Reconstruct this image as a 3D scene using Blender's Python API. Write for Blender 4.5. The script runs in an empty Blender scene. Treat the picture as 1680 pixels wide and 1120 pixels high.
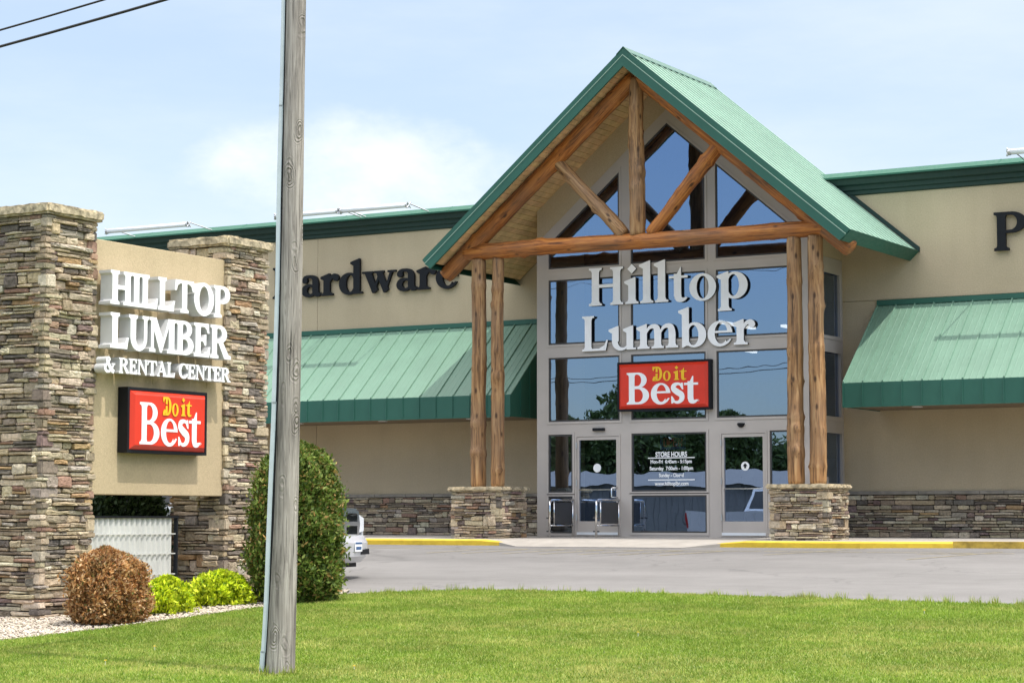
import bpy, bmesh, math, random
import numpy as np
from mathutils import Vector, Matrix, noise
from mathutils.geometry import delaunay_2d_cdt
R = math.radians
scene = bpy.context.scene
COL = scene.collection

# ------------------------------------------------------------------ camera
cam_data = bpy.data.cameras.new('camera'); cam = bpy.data.objects.new('camera', cam_data); COL.objects.link(cam)
cam_data.sensor_width = 36.0; cam_data.lens = 74.786; cam_data.clip_end = 3000; cam_data.clip_start = 0.2
cam.location = (0, 0, 0.43); cam.rotation_euler = (R(90 + 4.7011), 0, R(30.3454))
scene.camera = cam
# ------------------------------------------------------------------ light
SUN_EL, SUN_AZ = 66.0, -7.5          # azimuth from +x towards +y
to_sun = Vector((math.cos(R(SUN_EL)) * math.cos(R(SUN_AZ)), math.cos(R(SUN_EL)) * math.sin(R(SUN_AZ)), math.sin(R(SUN_EL))))
sd = bpy.data.lights.new('sun', 'SUN'); sd.energy = 2.45; sd.angle = R(0.53); sd.color = (1.0, 0.955, 0.88)
sun = bpy.data.objects.new('sun', sd); COL.objects.link(sun)
sun.rotation_euler = (-to_sun).to_track_quat('-Z', 'Y').to_euler()
SKY_LOW = 0.66; CLOUD_LOW = (5.2, 5.25, 5.3); FILL_CLOUD = (16.5, 16.1, 15.4)
world = bpy.data.worlds.new("World"); scene.world = world; world.use_nodes = True
nt = world.node_tree; nt.nodes.clear()
wo = nt.nodes.new('ShaderNodeOutputWorld'); bg = nt.nodes.new('ShaderNodeBackground')
sky = nt.nodes.new('ShaderNodeTexSky'); sky.sky_type = 'NISHITA'; sky.sun_disc = False
sky.sun_elevation = R(SUN_EL); sky.sun_rotation = R(90 - SUN_AZ); sky.air_density = 1.0; sky.dust_density = 0.6; sky.ozone_density = 1.0
bg.inputs['Strength'].default_value = 0.14
L = nt.links
def wn(typ, op=None, **kw):
    n = nt.nodes.new(typ)
    if op: n.operation = op
    for k, v in kw.items(): n.inputs[int(k[1:])].default_value = v
    return n
tc = nt.nodes.new('ShaderNodeTexCoord'); sp = nt.nodes.new('ShaderNodeSeparateXYZ'); L.new(tc.outputs['Generated'], sp.inputs[0])
def noise_at(scale, loc, detail, rough, mscale=(1, 1, 2.2)):
    m = nt.nodes.new('ShaderNodeMapping'); m.inputs['Scale'].default_value = mscale; m.inputs['Location'].default_value = loc
    n = nt.nodes.new('ShaderNodeTexNoise'); n.inputs['Scale'].default_value = scale; n.inputs['Detail'].default_value = detail; n.inputs['Roughness'].default_value = rough
    L.new(tc.outputs['Generated'], m.inputs[0]); L.new(m.outputs[0], n.inputs['Vector']); return n.outputs['Fac']
def smooth(src, a, b, c=0.0, d=1.0):
    n = nt.nodes.new('ShaderNodeMapRange'); n.interpolation_type = 'SMOOTHSTEP'; n.inputs[1].default_value = a; n.inputs[2].default_value = b; n.inputs[3].default_value = c; n.inputs[4].default_value = d
    L.new(src, n.inputs[0]); return n.outputs[0]
def mth(op, a, b):
    n = nt.nodes.new('ShaderNodeMath'); n.operation = op
    for k, v in ((0, a), (1, b)):
        if isinstance(v, (int, float)): n.inputs[k].default_value = v
        else: L.new(v, n.inputs[k])
    return n.outputs[0]
# pale summer sky: low part dimmed, bright unseen cloud added overhead for fill light
gain = smooth(sp.outputs['Z'], 0.0, 0.5, SKY_LOW, 1.0)
def blob(d, sx, sz):
    """soft mask round a direction (a cloud bank standing there)"""
    d = Vector(d).normalized(); dx = mth('SUBTRACT', sp.outputs['X'], d.x); dy = mth('SUBTRACT', sp.outputs['Y'], d.y); dz = mth('SUBTRACT', sp.outputs['Z'], d.z)
    r = mth('ADD', mth('ADD', mth('MULTIPLY', mth('MULTIPLY', dx, dx), 1 / sx ** 2), mth('MULTIPLY', mth('MULTIPLY', dy, dy), 1 / sx ** 2)), mth('MULTIPLY', mth('MULTIPLY', dz, dz), 1 / sz ** 2))
    return smooth(r, 0.0, 1.0, 1.0, 0.0)
puff = noise_at(17.0, (0.3, 0.7, 0.1), 10, 0.60, (1, 1, 1.7)); wisp = noise_at(3.2, (0.1, 0.4, 0.3), 7, 0.6, (1, 1, 4.0)); high = noise_at(2.2, (0.2, 0.1, 0.5), 6, 0.55, (1, 1, 1))
bank = mth('ADD', blob((-.560, .807, .160), .105, .040), mth('MULTIPLY', blob((-.275, .955, .105), .09, .018), .55))
c1 = smooth(mth('ADD', mth('MULTIPLY', puff, .75), mth('MULTIPLY', bank, .40)), .52, .96, 0.0, .52)
veil = smooth(sp.outputs['Y'], -.35, .45)
c2 = mth('MULTIPLY', smooth(wisp, .28, .80, .22, .46), veil)
c3 = mth('MULTIPLY', smooth(high, .30, .62), smooth(sp.outputs['Z'], .30, .60, 0.0, .85))
cl = mth('MINIMUM', mth('ADD', mth('ADD', c1, c2), c3), 1.0)
gm = nt.nodes.new('ShaderNodeMixRGB'); gm.blend_type = 'MULTIPLY'; gm.inputs[0].default_value = 1.0; L.new(sky.outputs[0], gm.inputs[1]); L.new(gain, gm.inputs[2])
ccol = nt.nodes.new('ShaderNodeMixRGB'); ccol.inputs[1].default_value = (*CLOUD_LOW, 1); ccol.inputs[2].default_value = (*FILL_CLOUD, 1); L.new(smooth(sp.outputs['Z'], .22, .5), ccol.inputs[0])
mix = nt.nodes.new('ShaderNodeMixRGB'); L.new(cl, mix.inputs[0]); L.new(gm.outputs[0], mix.inputs[1]); L.new(ccol.outputs[0], mix.inputs[2])
L.new(mix.outputs[0], bg.inputs['Color']); L.new(bg.outputs[0], wo.inputs['Surface'])
scene.view_settings.view_transform = 'Standard'; scene.view_settings.look = 'None'
scene.view_settings.exposure = 0.75; scene.view_settings.gamma = 1.0

# ------------------------------------------------------------------ helpers: materials
def new_mat(name):
    m = bpy.data.materials.new(name); m.use_nodes = True
    t = m.node_tree; b = t.nodes['Principled BSDF']
    return m, t, b
def node(t, typ, **kw):
    n = t.nodes.new(typ)
    for k, v in kw.items():
        if k in n.inputs: n.inputs[k].default_value = v
        else: setattr(n, k, v)
    return n
def coords(t, scale=(1, 1, 1), kind='Object'):
    c = t.nodes.new('ShaderNodeTexCoord'); m = t.nodes.new('ShaderNodeMapping'); m.inputs['Scale'].default_value = scale
    t.links.new(c.outputs[kind], m.inputs['Vector']); return m.outputs[0]
def ramp(t, src, stops):
    r = t.nodes.new('ShaderNodeValToRGB'); e = r.color_ramp.elements
    while len(e) < len(stops): e.new(0.5)
    for i, (p, c) in enumerate(stops):
        e[i].position = p; e[i].color = (*c, 1) if len(c) == 3 else c
    t.links.new(src, r.inputs[0]); return r.outputs[0]
def mixc(t, fac, a, b, mode='MIX'):
    m = t.nodes.new('ShaderNodeMixRGB'); m.blend_type = mode
    for s, v in (('Fac', fac), ('Color1', a), ('Color2', b)):
        if isinstance(v, (int, float)): m.inputs[s].default_value = v
        elif isinstance(v, tuple): m.inputs[s].default_value = (*v, 1)
        else: t.links.new(v, m.inputs[s])
    return m.outputs[0]
def bump(t, b, src, strength=0.3, dist=0.02):
    n = t.nodes.new('ShaderNodeBump'); n.inputs['Strength'].default_value = strength; n.inputs['Distance'].default_value = dist
    t.links.new(src, n.inputs['Height']); t.links.new(n.outputs[0], b.inputs['Normal'])
def simple(name, col, rough=0.6, metal=0.0, var=0.12, scale=6.0, bmp=0.0, bscale=80.0, spec=0.5, emit=None):
    m, t, b = new_mat(name)
    n = node(t, 'ShaderNodeTexNoise', Scale=scale, Detail=6.0); t.links.new(coords(t), n.inputs['Vector'])
    c0 = tuple(x * (1 - var) for x in col); c1 = tuple(min(1, x * (1 + var)) for x in col)
    t.links.new(ramp(t, n.outputs['Fac'], [(0.3, c0), (0.7, c1)]), b.inputs['Base Color'])
    b.inputs['Roughness'].default_value = rough; b.inputs['Metallic'].default_value = metal; b.inputs['Specular IOR Level'].default_value = spec
    if bmp:
        n2 = node(t, 'ShaderNodeTexNoise', Scale=bscale, Detail=4.0); t.links.new(coords(t), n2.inputs['Vector']); bump(t, b, n2.outputs['Fac'], bmp, 0.01)
    if emit:
        b.inputs['Emission Color'].default_value = (*emit[0], 1); b.inputs['Emission Strength'].default_value = emit[1]
    return m
def tinted(name, rough=0.8, nscale=30.0, var=0.35, bmp=0.4, bscale=60.0, trans=0.0):
    """colour from the per-face 'tint' attribute, broken up by noise"""
    m, t, b = new_mat(name)
    a = node(t, 'ShaderNodeAttribute', attribute_name='tint')
    n = node(t, 'ShaderNodeTexNoise', Scale=nscale, Detail=6.0, Roughness=0.65); v = coords(t); t.links.new(v, n.inputs['Vector'])
    k = ramp(t, n.outputs['Fac'], [(0.28, (1 - var,) * 3), (0.72, (1 + var * 0.6,) * 3)])
    c = mixc(t, 1.0, a.outputs['Color'], k, 'MULTIPLY'); t.links.new(c, b.inputs['Base Color'])
    b.inputs['Roughness'].default_value = rough; b.inputs['Specular IOR Level'].default_value = 0.25
    if bmp:
        n2 = node(t, 'ShaderNodeTexNoise', Scale=bscale, Detail=5.0); t.links.new(v, n2.inputs['Vector']); bump(t, b, n2.outputs['Fac'], bmp, 0.015)
    if trans:
        tr = node(t, 'ShaderNodeBsdfTranslucent'); t.links.new(c, tr.inputs['Color'])
        ms = t.nodes.new('ShaderNodeMixShader'); ms.inputs[0].default_value = trans
        t.links.new(b.outputs[0], ms.inputs[1]); t.links.new(tr.outputs[0], ms.inputs[2])
        t.links.new(ms.outputs[0], t.nodes['Material Output'].inputs['Surface'])
    return m
def stucco(name, col):
    m, t, b = new_mat(name); v = coords(t)
    big = node(t, 'ShaderNodeTexNoise', Scale=0.7, Detail=5.0); t.links.new(v, big.inputs['Vector'])
    fine = node(t, 'ShaderNodeTexNoise', Scale=38.0, Detail=5.0, Roughness=0.7); t.links.new(v, fine.inputs['Vector'])
    st = node(t, 'ShaderNodeTexNoise', Scale=1.0, Detail=5.0); t.links.new(coords(t, (2.6, 2.6, 0.28)), st.inputs['Vector'])
    c = ramp(t, big.outputs['Fac'], [(0.3, tuple(x * .93 for x in col)), (0.7, tuple(x * 1.06 for x in col))])
    c = mixc(t, 1.0, c, ramp(t, fine.outputs['Fac'], [(0.3, (.86, .86, .86)), (0.7, (1.1, 1.1, 1.1))]), 'MULTIPLY')
    c = mixc(t, 1.0, c, ramp(t, st.outputs['Fac'], [(0.35, (.965, .96, .955)), (0.6, (1.01, 1.01, 1.01))]), 'MULTIPLY')
    t.links.new(c, b.inputs['Base Color']); b.inputs['Roughness'].default_value = 0.95; b.inputs['Specular IOR Level'].default_value = 0.1
    n2 = node(t, 'ShaderNodeTexNoise', Scale=55.0, Detail=6.0, Roughness=0.7); t.links.new(v, n2.inputs['Vector']); bump(t, b, n2.outputs['Fac'], 0.45, 0.02)
    return m
def painted_metal(name, col, rough=0.42):
    m, t, b = new_mat(name); v = coords(t)
    n = node(t, 'ShaderNodeTexNoise', Scale=1.3, Detail=6.0); t.links.new(v, n.inputs['Vector'])
    n3 = node(t, 'ShaderNodeTexNoise', Scale=9.0, Detail=5.0); t.links.new(coords(t, (3, 1, .5)), n3.inputs['Vector'])
    c = ramp(t, n.outputs['Fac'], [(0.3, tuple(x * .92 for x in col)), (0.7, tuple(min(1, x * 1.07) for x in col))])
    c = mixc(t, 1.0, c, ramp(t, n3.outputs['Fac'], [(0.3, (.94, .95, .94)), (0.7, (1.03, 1.03, 1.03))]), 'MULTIPLY')
    t.links.new(c, b.inputs['Base Color'])
    t.links.new(ramp(t, n3.outputs['Fac'], [(0.3, (rough - .06,) * 3), (0.7, (rough + .1,) * 3)]), b.inputs['Roughness'])
    nb = node(t, 'ShaderNodeTexNoise', Scale=2.5, Detail=2.0); t.links.new(v, nb.inputs['Vector']); bump(t, b, nb.outputs['Fac'], 0.12, 0.02)
    return m
def log_mat(name, stops, grey, grey_mix):
    """wood with grain along local z, knots and drying cracks"""
    m, t, b = new_mat(name)
    g = node(t, 'ShaderNodeTexNoise', Scale=5.0, Detail=8.0, Roughness=0.62, Distortion=0.6); t.links.new(coords(t, (3.2, 3.2, .26)), g.inputs['Vector'])
    f = node(t, 'ShaderNodeTexNoise', Scale=24.0, Detail=5.0, Distortion=0.5); t.links.new(coords(t, (2.0, 2.0, .045)), f.inputs['Vector'])
    big = node(t, 'ShaderNodeTexNoise', Scale=0.8, Detail=4.0); t.links.new(coords(t, (1, 1, .8)), big.inputs['Vector'])
    vor = node(t, 'ShaderNodeTexVoronoi', Scale=3.2); t.links.new(coords(t, (1.4, 1.4, .62)), vor.inputs['Vector'])
    c = ramp(t, g.outputs['Fac'], stops)
    c = mixc(t, ramp(t, big.outputs['Fac'], [(0.42, (0, 0, 0)), (0.62, (grey_mix,) * 3)]), c, grey)
    c = mixc(t, 1.0, c, ramp(t, f.outputs['Fac'], [(0.33, (.25, .20, .17)), (0.40, (1, 1, 1))]), 'MULTIPLY')
    c = mixc(t, ramp(t, vor.outputs['Distance'], [(0.07, (.9,) * 3), (0.17, (0, 0, 0))]), c, (.045, .02, .009))
    t.links.new(c, b.inputs['Base Color']); b.inputs['Roughness'].default_value = 0.55; b.inputs['Specular IOR Level'].default_value = 0.35
    h = mixc(t, 0.5, g.outputs['Fac'], f.outputs['Fac']); bump(t, b, h, 0.5, 0.02)
    return m
def glass_mat(name, refl=0.24, tint=(0.62, 0.78, 1.0), through=(0.34, 0.37, 0.38), wob=0.02):
    m, t, b = new_mat(name); t.nodes.remove(b)
    gl = node(t, 'ShaderNodeBsdfGlossy', Roughness=0.004, Color=(*tint, 1)); tr = node(t, 'ShaderNodeBsdfTransparent', Color=(*through, 1))
    ms = t.nodes.new('ShaderNodeMixShader'); ms.inputs[0].default_value = refl
    n = node(t, 'ShaderNodeTexNoise', Scale=1.6, Detail=1.0); t.links.new(coords(t), n.inputs['Vector'])
    bp = node(t, 'ShaderNodeBump', Strength=wob, Distance=0.1); t.links.new(n.outputs['Fac'], bp.inputs['Height']); t.links.new(bp.outputs[0], gl.inputs['Normal'])
    t.links.new(tr.outputs[0], ms.inputs[1]); t.links.new(gl.outputs[0], ms.inputs[2]); t.links.new(ms.outputs[0], t.nodes['Material Output'].inputs['Surface'])
    return m
def asphalt_mat(name, col, scale=140.0):
    m, t, b = new_mat(name); v = coords(t)
    a = node(t, 'ShaderNodeTexNoise', Scale=scale, Detail=3.0); t.links.new(v, a.inputs['Vector'])
    g = node(t, 'ShaderNodeTexNoise', Scale=0.35, Detail=6.0, Roughness=0.6); t.links.new(coords(t, (.35, 1.6, 1)), g.inputs['Vector'])
    s = node(t, 'ShaderNodeTexNoise', Scale=1.1, Detail=8.0, Roughness=0.7); t.links.new(v, s.inputs['Vector'])
    c = ramp(t, g.outputs['Fac'], [(0.3, tuple(x * .84 for x in col)), (0.7, tuple(x * 1.12 for x in col))])
    c = mixc(t, 1.0, c, ramp(t, a.outputs['Fac'], [(0.3, (.8, .8, .8)), (0.7, (1.18, 1.18, 1.18))]), 'MULTIPLY')
    c = mixc(t, 1.0, c, ramp(t, s.outputs['Fac'], [(0.3, (.9, .9, .9)), (0.6, (1.03, 1.03, 1.03))]), 'MULTIPLY')
    wv = node(t, 'ShaderNodeTexNoise', Scale=0.9, Detail=4.0); t.links.new(v, wv.inputs['Vector'])
    wm = node(t, 'ShaderNodeVectorMath', operation='MULTIPLY_ADD'); wm.inputs[1].default_value = (1.6, 1.6, 0); t.links.new(wv.outputs['Color'], wm.inputs[0]); t.links.new(v, wm.inputs[2])
    vo = node(t, 'ShaderNodeTexVoronoi', Scale=0.24, feature='DISTANCE_TO_EDGE'); t.links.new(wm.outputs[0], vo.inputs['Vector'])
    c = mixc(t, ramp(t, vo.outputs['Distance'], [(0.0, (.32,) * 3), (0.010, (0, 0, 0))]), c, tuple(x * .35 for x in col))
    oil = node(t, 'ShaderNodeTexNoise', Scale=0.8, Detail=3.0, Roughness=0.4); t.links.new(coords(t, (1, 1, 1)), oil.inputs['Vector'])
    c = mixc(t, ramp(t, oil.outputs['Fac'], [(0.62, (0, 0, 0)), (0.74, (.22,) * 3)]), c, tuple(x * .55 for x in col))
    t.links.new(c, b.inputs['Base Color']); b.inputs['Roughness'].default_value = 0.9; b.inputs['Specular IOR Level'].default_value = 0.2
    bump(t, b, a.outputs['Fac'], 0.4, 0.01)
    return m

M = {}
M['stucco'] = stucco('tan stucco', (0.50, 0.41, 0.283))
M['soffit_paint'] = simple('brown soffit paint', (0.20, 0.155, 0.10), 0.8)
M['sign_stucco'] = stucco('sign stucco', (0.50, 0.40, 0.255))
M['stone'] = tinted('ledge stone', 0.85, 22.0, 0.42, 0.6, 45.0)
M['stone_core'] = simple('stone joint', (0.055, 0.047, 0.038), 0.95)
M['cap'] = simple('cast stone cap', (0.42, 0.35, 0.235), 0.9, var=0.6, scale=11, bmp=0.8, bscale=26)
M['green_sunlit'] = painted_metal('green metal in sunlit tone', (0.27, 0.40, 0.32), 0.5)  # sun sheen put into the colour; same paint as the awnings
M['awning_less_lit'] = painted_metal('green metal in less lit tone', (0.145, 0.255, 0.185), 0.5)  # roof paint again, darkened in colour where less sun falls
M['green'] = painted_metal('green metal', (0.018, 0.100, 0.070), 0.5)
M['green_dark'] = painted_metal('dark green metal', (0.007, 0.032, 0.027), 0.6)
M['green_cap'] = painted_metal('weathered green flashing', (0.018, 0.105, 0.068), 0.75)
M['frame'] = simple('grey painted aluminium', (0.46, 0.415, 0.38), 0.5, var=0.05, scale=2)
M['gasket'] = simple('dark gasket', (0.05, 0.048, 0.048), 0.6)
M['glass'] = glass_mat('window glass', 0.46, (0.50, 0.67, 1.0), (.5, .52, .53), .012)
M['orange_log'] = log_mat('stained log', [(0.30, (.055, .018, .006)), (0.48, (.38, .125, .025)), (0.72, (.62, .25, .055))], (.20, .115, .065), .6)
M['post_log'] = log_mat('weathered log', [(0.30, (.065, .033, .015)), (0.48, (.30, .155, .062)), (0.74, (.54, .34, .16))], (.24, .165, .11), .65)
M['soffit'] = tinted('pine soffit board', 0.6, 4.0, 0.3, 0.1, 30.0)
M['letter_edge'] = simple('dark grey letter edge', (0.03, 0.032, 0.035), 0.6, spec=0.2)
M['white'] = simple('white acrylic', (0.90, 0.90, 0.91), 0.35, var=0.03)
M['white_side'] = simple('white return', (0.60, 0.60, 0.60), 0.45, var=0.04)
M['black'] = simple('black paint', (0.006, 0.007, 0.010), 0.55, var=0.1, spec=0.25)
M['red'] = simple('red sign face', (0.66, 0.036, 0.014), 0.28, var=0.06, scale=3)
M['yellow_let'] = simple('yellow vinyl', (0.83, 0.50, 0.015), 0.35, var=0.04)
M['white_let'] = simple('white vinyl', (0.84, 0.85, 0.86), 0.35, var=0.03)
M['yellow_paint'] = simple('yellow kerb paint', (0.64, 0.43, 0.03), 0.75, var=0.16, scale=5, bmp=0.3, bscale=40)
M['worn_yellow'] = simple('worn yellow kerb paint', (0.42, 0.28, 0.045), 0.85, var=0.45, scale=7, bmp=0.4, bscale=30)
M['concrete'] = simple('concrete', (0.33, 0.30, 0.265), 0.9, var=0.12, scale=2.5, bmp=0.25, bscale=90)
M['asphalt'] = asphalt_mat('worn asphalt', (0.178, 0.170, 0.165))
M['street'] = asphalt_mat('street asphalt', (0.10, 0.10, 0.10))
M['chrome'] = simple('chrome', (0.72, 0.72, 0.72), 0.12, metal=1.0, var=0.03)
M['steel'] = simple('galvanised steel', (0.52, 0.53, 0.55), 0.35, metal=0.8, var=0.1)
M['tube'] = simple('milky tube cover', (0.74, 0.77, 0.80), 0.25, var=0.03)
M['plastic'] = simple('grey plastic guard', (0.46, 0.52, 0.56), 0.5, var=0.08)
M['wire'] = simple('black cable', (0.012, 0.012, 0.014), 0.6)
M['leaf'] = tinted('leaf', 0.55, 9.0, 0.25, 0.0, trans=0.28)
M['bark'] = simple('bark', (0.06, 0.045, 0.033), 0.95, var=0.3, scale=12, bmp=0.7, bscale=30)
M['grass'] = tinted('grass blade', 0.6, 0.6, 0.3, 0.0, trans=0.3)
M['soil'] = simple('lawn soil', (0.15, 0.19, 0.035), 0.95, var=0.35, scale=5, bmp=0.4, bscale=50)
M['pebble'] = tinted('pale pebble', 0.8, 40.0, 0.2, 0.2)
M['bed'] = simple('gravel bed soil', (0.30, 0.26, 0.21), 0.95, var=0.3, scale=30)
M['ground'] = simple('rough grass ground', (0.07, 0.09, 0.03), 0.95, var=0.3, scale=0.5)
M['silver'] = simple('silver car paint', (0.62, 0.63, 0.65), 0.25, metal=0.4, var=0.02)
M['rubber'] = simple('tyre rubber', (0.018, 0.018, 0.019), 0.75)
M['carglass'] = simple('car glass', (0.015, 0.018, 0.02), 0.06, var=0.02)
M['interior'] = simple('shop interior', (0.13, 0.12, 0.11), 0.8)
M['interior_dark'] = simple('shop ceiling', (0.05, 0.05, 0.05), 0.8)
M['lamp'] = simple('fluorescent lamp', (0.8, 0.8, 0.8), 0.5, emit=((1, .98, .93), 1.4))
M['siding'] = simple('white corrugated sheet', (0.55, 0.55, 0.52), 0.5, var=0.08, scale=3)
M['headlamp'] = simple('headlamp lens', (0.65, 0.67, 0.7), 0.08, var=0.03)
M['neon'] = simple('unlit red neon tube', (0.80, 0.12, 0.08), 0.3)
M['neon_blue'] = simple('unlit blue neon tube', (0.20, 0.36, 0.70), 0.3)
M['grey_board'] = simple('weathered board', (0.25, 0.235, 0.22), 0.9, var=0.2, scale=10)
M['white_wall'] = simple('grey metal shed wall', (0.15, 0.15, 0.15), 0.6, var=0.06, scale=1)
M['trailer_blue'] = simple('blue paint', (0.03, 0.09, 0.22), 0.35, var=0.08)

def pole_mat():
    m, t, b = new_mat('weathered utility pole wood')
    wv = node(t, 'ShaderNodeTexNoise', Scale=3.0, Detail=3.0); t.links.new(coords(t, (1, 1, 1)), wv.inputs['Vector'])
    wm = node(t, 'ShaderNodeVectorMath', operation='MULTIPLY_ADD'); wm.inputs[1].default_value = (.55, .55, .55); t.links.new(wv.outputs['Color'], wm.inputs[0]); t.links.new(coords(t, (4.2, 4.2, 1.9)), wm.inputs[2])
    vor = node(t, 'ShaderNodeTexVoronoi', Scale=1.0); t.links.new(wm.outputs[0], vor.inputs['Vector'])
    w = node(t, 'ShaderNodeMath', operation='SINE'); mu = node(t, 'ShaderNodeMath', operation='MULTIPLY'); mu.inputs[1].default_value = 85.0
    t.links.new(vor.outputs['Distance'], mu.inputs[0]); t.links.new(mu.outputs[0], w.inputs[0])
    near = ramp(t, vor.outputs['Distance'], [(0.06, (.8, .8, .8)), (0.36, (0, 0, 0))])
    g = node(t, 'ShaderNodeTexNoise', Scale=9.0, Detail=9.0, Roughness=0.68, Distortion=1.2); t.links.new(coords(t, (2.8, 2.8, .13)), g.inputs['Vector'])
    cr = node(t, 'ShaderNodeTexNoise', Scale=15.0, Detail=4.0, Distortion=0.7); t.links.new(coords(t, (2.2, 2.2, .055)), cr.inputs['Vector'])
    bl = node(t, 'ShaderNodeTexNoise', Scale=1.2, Detail=5.0); t.links.new(coords(t, (1.5, 1.5, .5)), bl.inputs['Vector'])
    c = ramp(t, g.outputs['Fac'], [(0.28, (.088, .079, .073)), (0.47, (.30, .276, .258)), (0.72, (.54, .505, .475))])
    c = mixc(t, 1.0, c, ramp(t, bl.outputs['Fac'], [(0.34, (.60, .575, .56)), (0.62, (1.15, 1.13, 1.1))]), 'MULTIPLY')
    rings = ramp(t, w.outputs[0], [(0.1, (.70, .68, .66)), (0.75, (1.08, 1.08, 1.08))])
    c = mixc(t, near, c, mixc(t, 1.0, c, rings, 'MULTIPLY'))
    c = mixc(t, ramp(t, vor.outputs['Distance'], [(0.03, (.85,) * 3), (0.085, (0, 0, 0))]), c, (.07, .062, .055))
    c = mixc(t, ramp(t, cr.outputs['Fac'], [(0.32, (.85,) * 3), (0.375, (0, 0, 0))]), c, (.035, .032, .03))
    t.links.new(c, b.inputs['Base Color']); b.inputs['Roughness'].default_value = 0.9; b.inputs['Specular IOR Level'].default_value = 0.15
    h = mixc(t, near, g.outputs['Fac'], w.outputs[0]); h = mixc(t, 0.5, h, cr.outputs['Fac']); bump(t, b, h, 0.85, 0.025)
    return m
M['pole'] = pole_mat()

# ------------------------------------------------------------------ helpers: mesh
class MB:
    def __init__(s): s.v, s.f, s.c, s.m = [], [], [], []
    def face(s, pts, col=(1, 1, 1), mi=0):
        b = len(s.v); s.v += [tuple(p) for p in pts]; s.f.append(tuple(range(b, b + len(pts)))); s.c.append(col); s.m.append(mi)
    def mesh(s, verts, faces, col=(1, 1, 1), mi=0):
        b = len(s.v); s.v += [tuple(p) for p in verts]
        for f in faces: s.f.append(tuple(i + b for i in f)); s.c.append(col); s.m.append(mi)
    def box(s, x0, x1, y0, y1, z0, z1, col=(1, 1, 1), mi=0, bev=0.0):
        if bev <= 0:
            v = [(x, y, z) for x in (x0, x1) for y in (y0, y1) for z in (z0, z1)]
            s.mesh(v, [(0, 1, 3, 2), (4, 6, 7, 5), (0, 4, 5, 1), (2, 3, 7, 6), (0, 2, 6, 4), (1, 5, 7, 3)], col, mi)
        else:
            bm = bmesh.new(); bmesh.ops.create_cube(bm, size=1)
            for q in bm.verts: q.co = Vector(((x0 + x1) / 2 + q.co.x * (x1 - x0), (y0 + y1) / 2 + q.co.y * (y1 - y0), (z0 + z1) / 2 + q.co.z * (z1 - z0)))
            bmesh.ops.bevel(bm, geom=bm.edges[:], offset=bev, segments=2, affect='EDGES', profile=0.6)
            s.bm(bm, col, mi)
    def bm(s, bm, col=(1, 1, 1), mi=0):
        bm.verts.index_update(); s.mesh([q.co[:] for q in bm.verts], [tuple(q.index for q in f.verts) for f in bm.faces], col, mi); bm.free()
    def tube(s, pts, r, n=8, col=(1, 1, 1), mi=0, cap=True):
        pts = [Vector(p) for p in pts]; rs = r if isinstance(r, (list, tuple)) else [r] * len(pts); b = len(s.v)
        for i, p in enumerate(pts):
            d = (pts[min(i + 1, len(pts) - 1)] - pts[max(i - 1, 0)]).normalized()
            a = Vector((0, 0, 1)) if abs(d.z) < 0.9 else Vector((1, 0, 0)); u = d.cross(a).normalized(); w = d.cross(u)
            for k in range(n):
                t = 2 * math.pi * k / n; s.v.append(tuple(p + (u * math.cos(t) + w * math.sin(t)) * rs[i]))
        for i in range(len(pts) - 1):
            for k in range(n):
                s.f.append((b + i * n + k, b + i * n + (k + 1) % n, b + (i + 1) * n + (k + 1) % n, b + (i + 1) * n + k)); s.c.append(col); s.m.append(mi)
        if cap:
            s.f.append(tuple(b + k for k in range(n))); s.c.append(col); s.m.append(mi)
            e = b + (len(pts) - 1) * n; s.f.append(tuple(e + n - 1 - k for k in range(n))); s.c.append(col); s.m.append(mi)
    def prism(s, poly, a0, a1, axis, col=(1, 1, 1), mi=0):
        """extrude a polygon (2 coords) along axis 'x' (poly=(y,z)), 'y' (poly=(x,z)) or 'z' (poly=(x,y))"""
        def P(p, a): return (a, p[0], p[1]) if axis == 'x' else ((p[0], a, p[1]) if axis == 'y' else (p[0], p[1], a))
        n = len(poly); v = [P(p, a0) for p in poly] + [P(p, a1) for p in poly]
        f = [tuple(range(n - 1, -1, -1)), tuple(range(n, 2 * n))] + [(i, (i + 1) % n, n + (i + 1) % n, n + i) for i in range(n)]
        s.mesh(v, f, col, mi)
    def build(s, name, mats, parent=None, smooth=False, loc=None, recalc=True):
        me = bpy.data.meshes.new(name); off = Vector(loc) if loc is not None else Vector((0, 0, 0))
        me.from_pydata([tuple(Vector(p) - off) for p in s.v] if loc is not None else s.v, [], s.f)
        for m in (mats if isinstance(mats, (list, tuple)) else [mats]): me.materials.append(m)
        if any(s.m): me.polygons.foreach_set('material_index', s.m)
        at = me.attributes.new('tint', 'FLOAT_COLOR', 'FACE')
        at.data.foreach_set('color', np.array([(c[0], c[1], c[2], 1.0) for c in s.c], dtype=np.float32).ravel())
        if recalc and len(s.f) < 60000:
            bm = bmesh.new(); bm.from_mesh(me); bmesh.ops.recalc_face_normals(bm, faces=bm.faces[:]); bm.to_mesh(me); bm.free()
        if smooth: me.polygons.foreach_set('use_smooth', [True] * len(me.polygons))
        me.update(); o = bpy.data.objects.new(name, me); COL.objects.link(o); o.location = off
        if parent is not None: attach(o, parent)
        return o
def attach(o, p):
    """keep world placement: a part of an Empty is offset back by the Empty's place"""
    o.parent = p; w = Vector((0, 0, 0)); q = p
    while q is not None: w += q.location; q = q.parent
    o.location = Vector(o.location) - w
def tag(o, label=None, cat=None, group=None, kind=None):
    if label: o['label'] = label
    if cat: o['category'] = cat
    if group: o['group'] = group
    if kind: o['kind'] = kind
    return o
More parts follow.
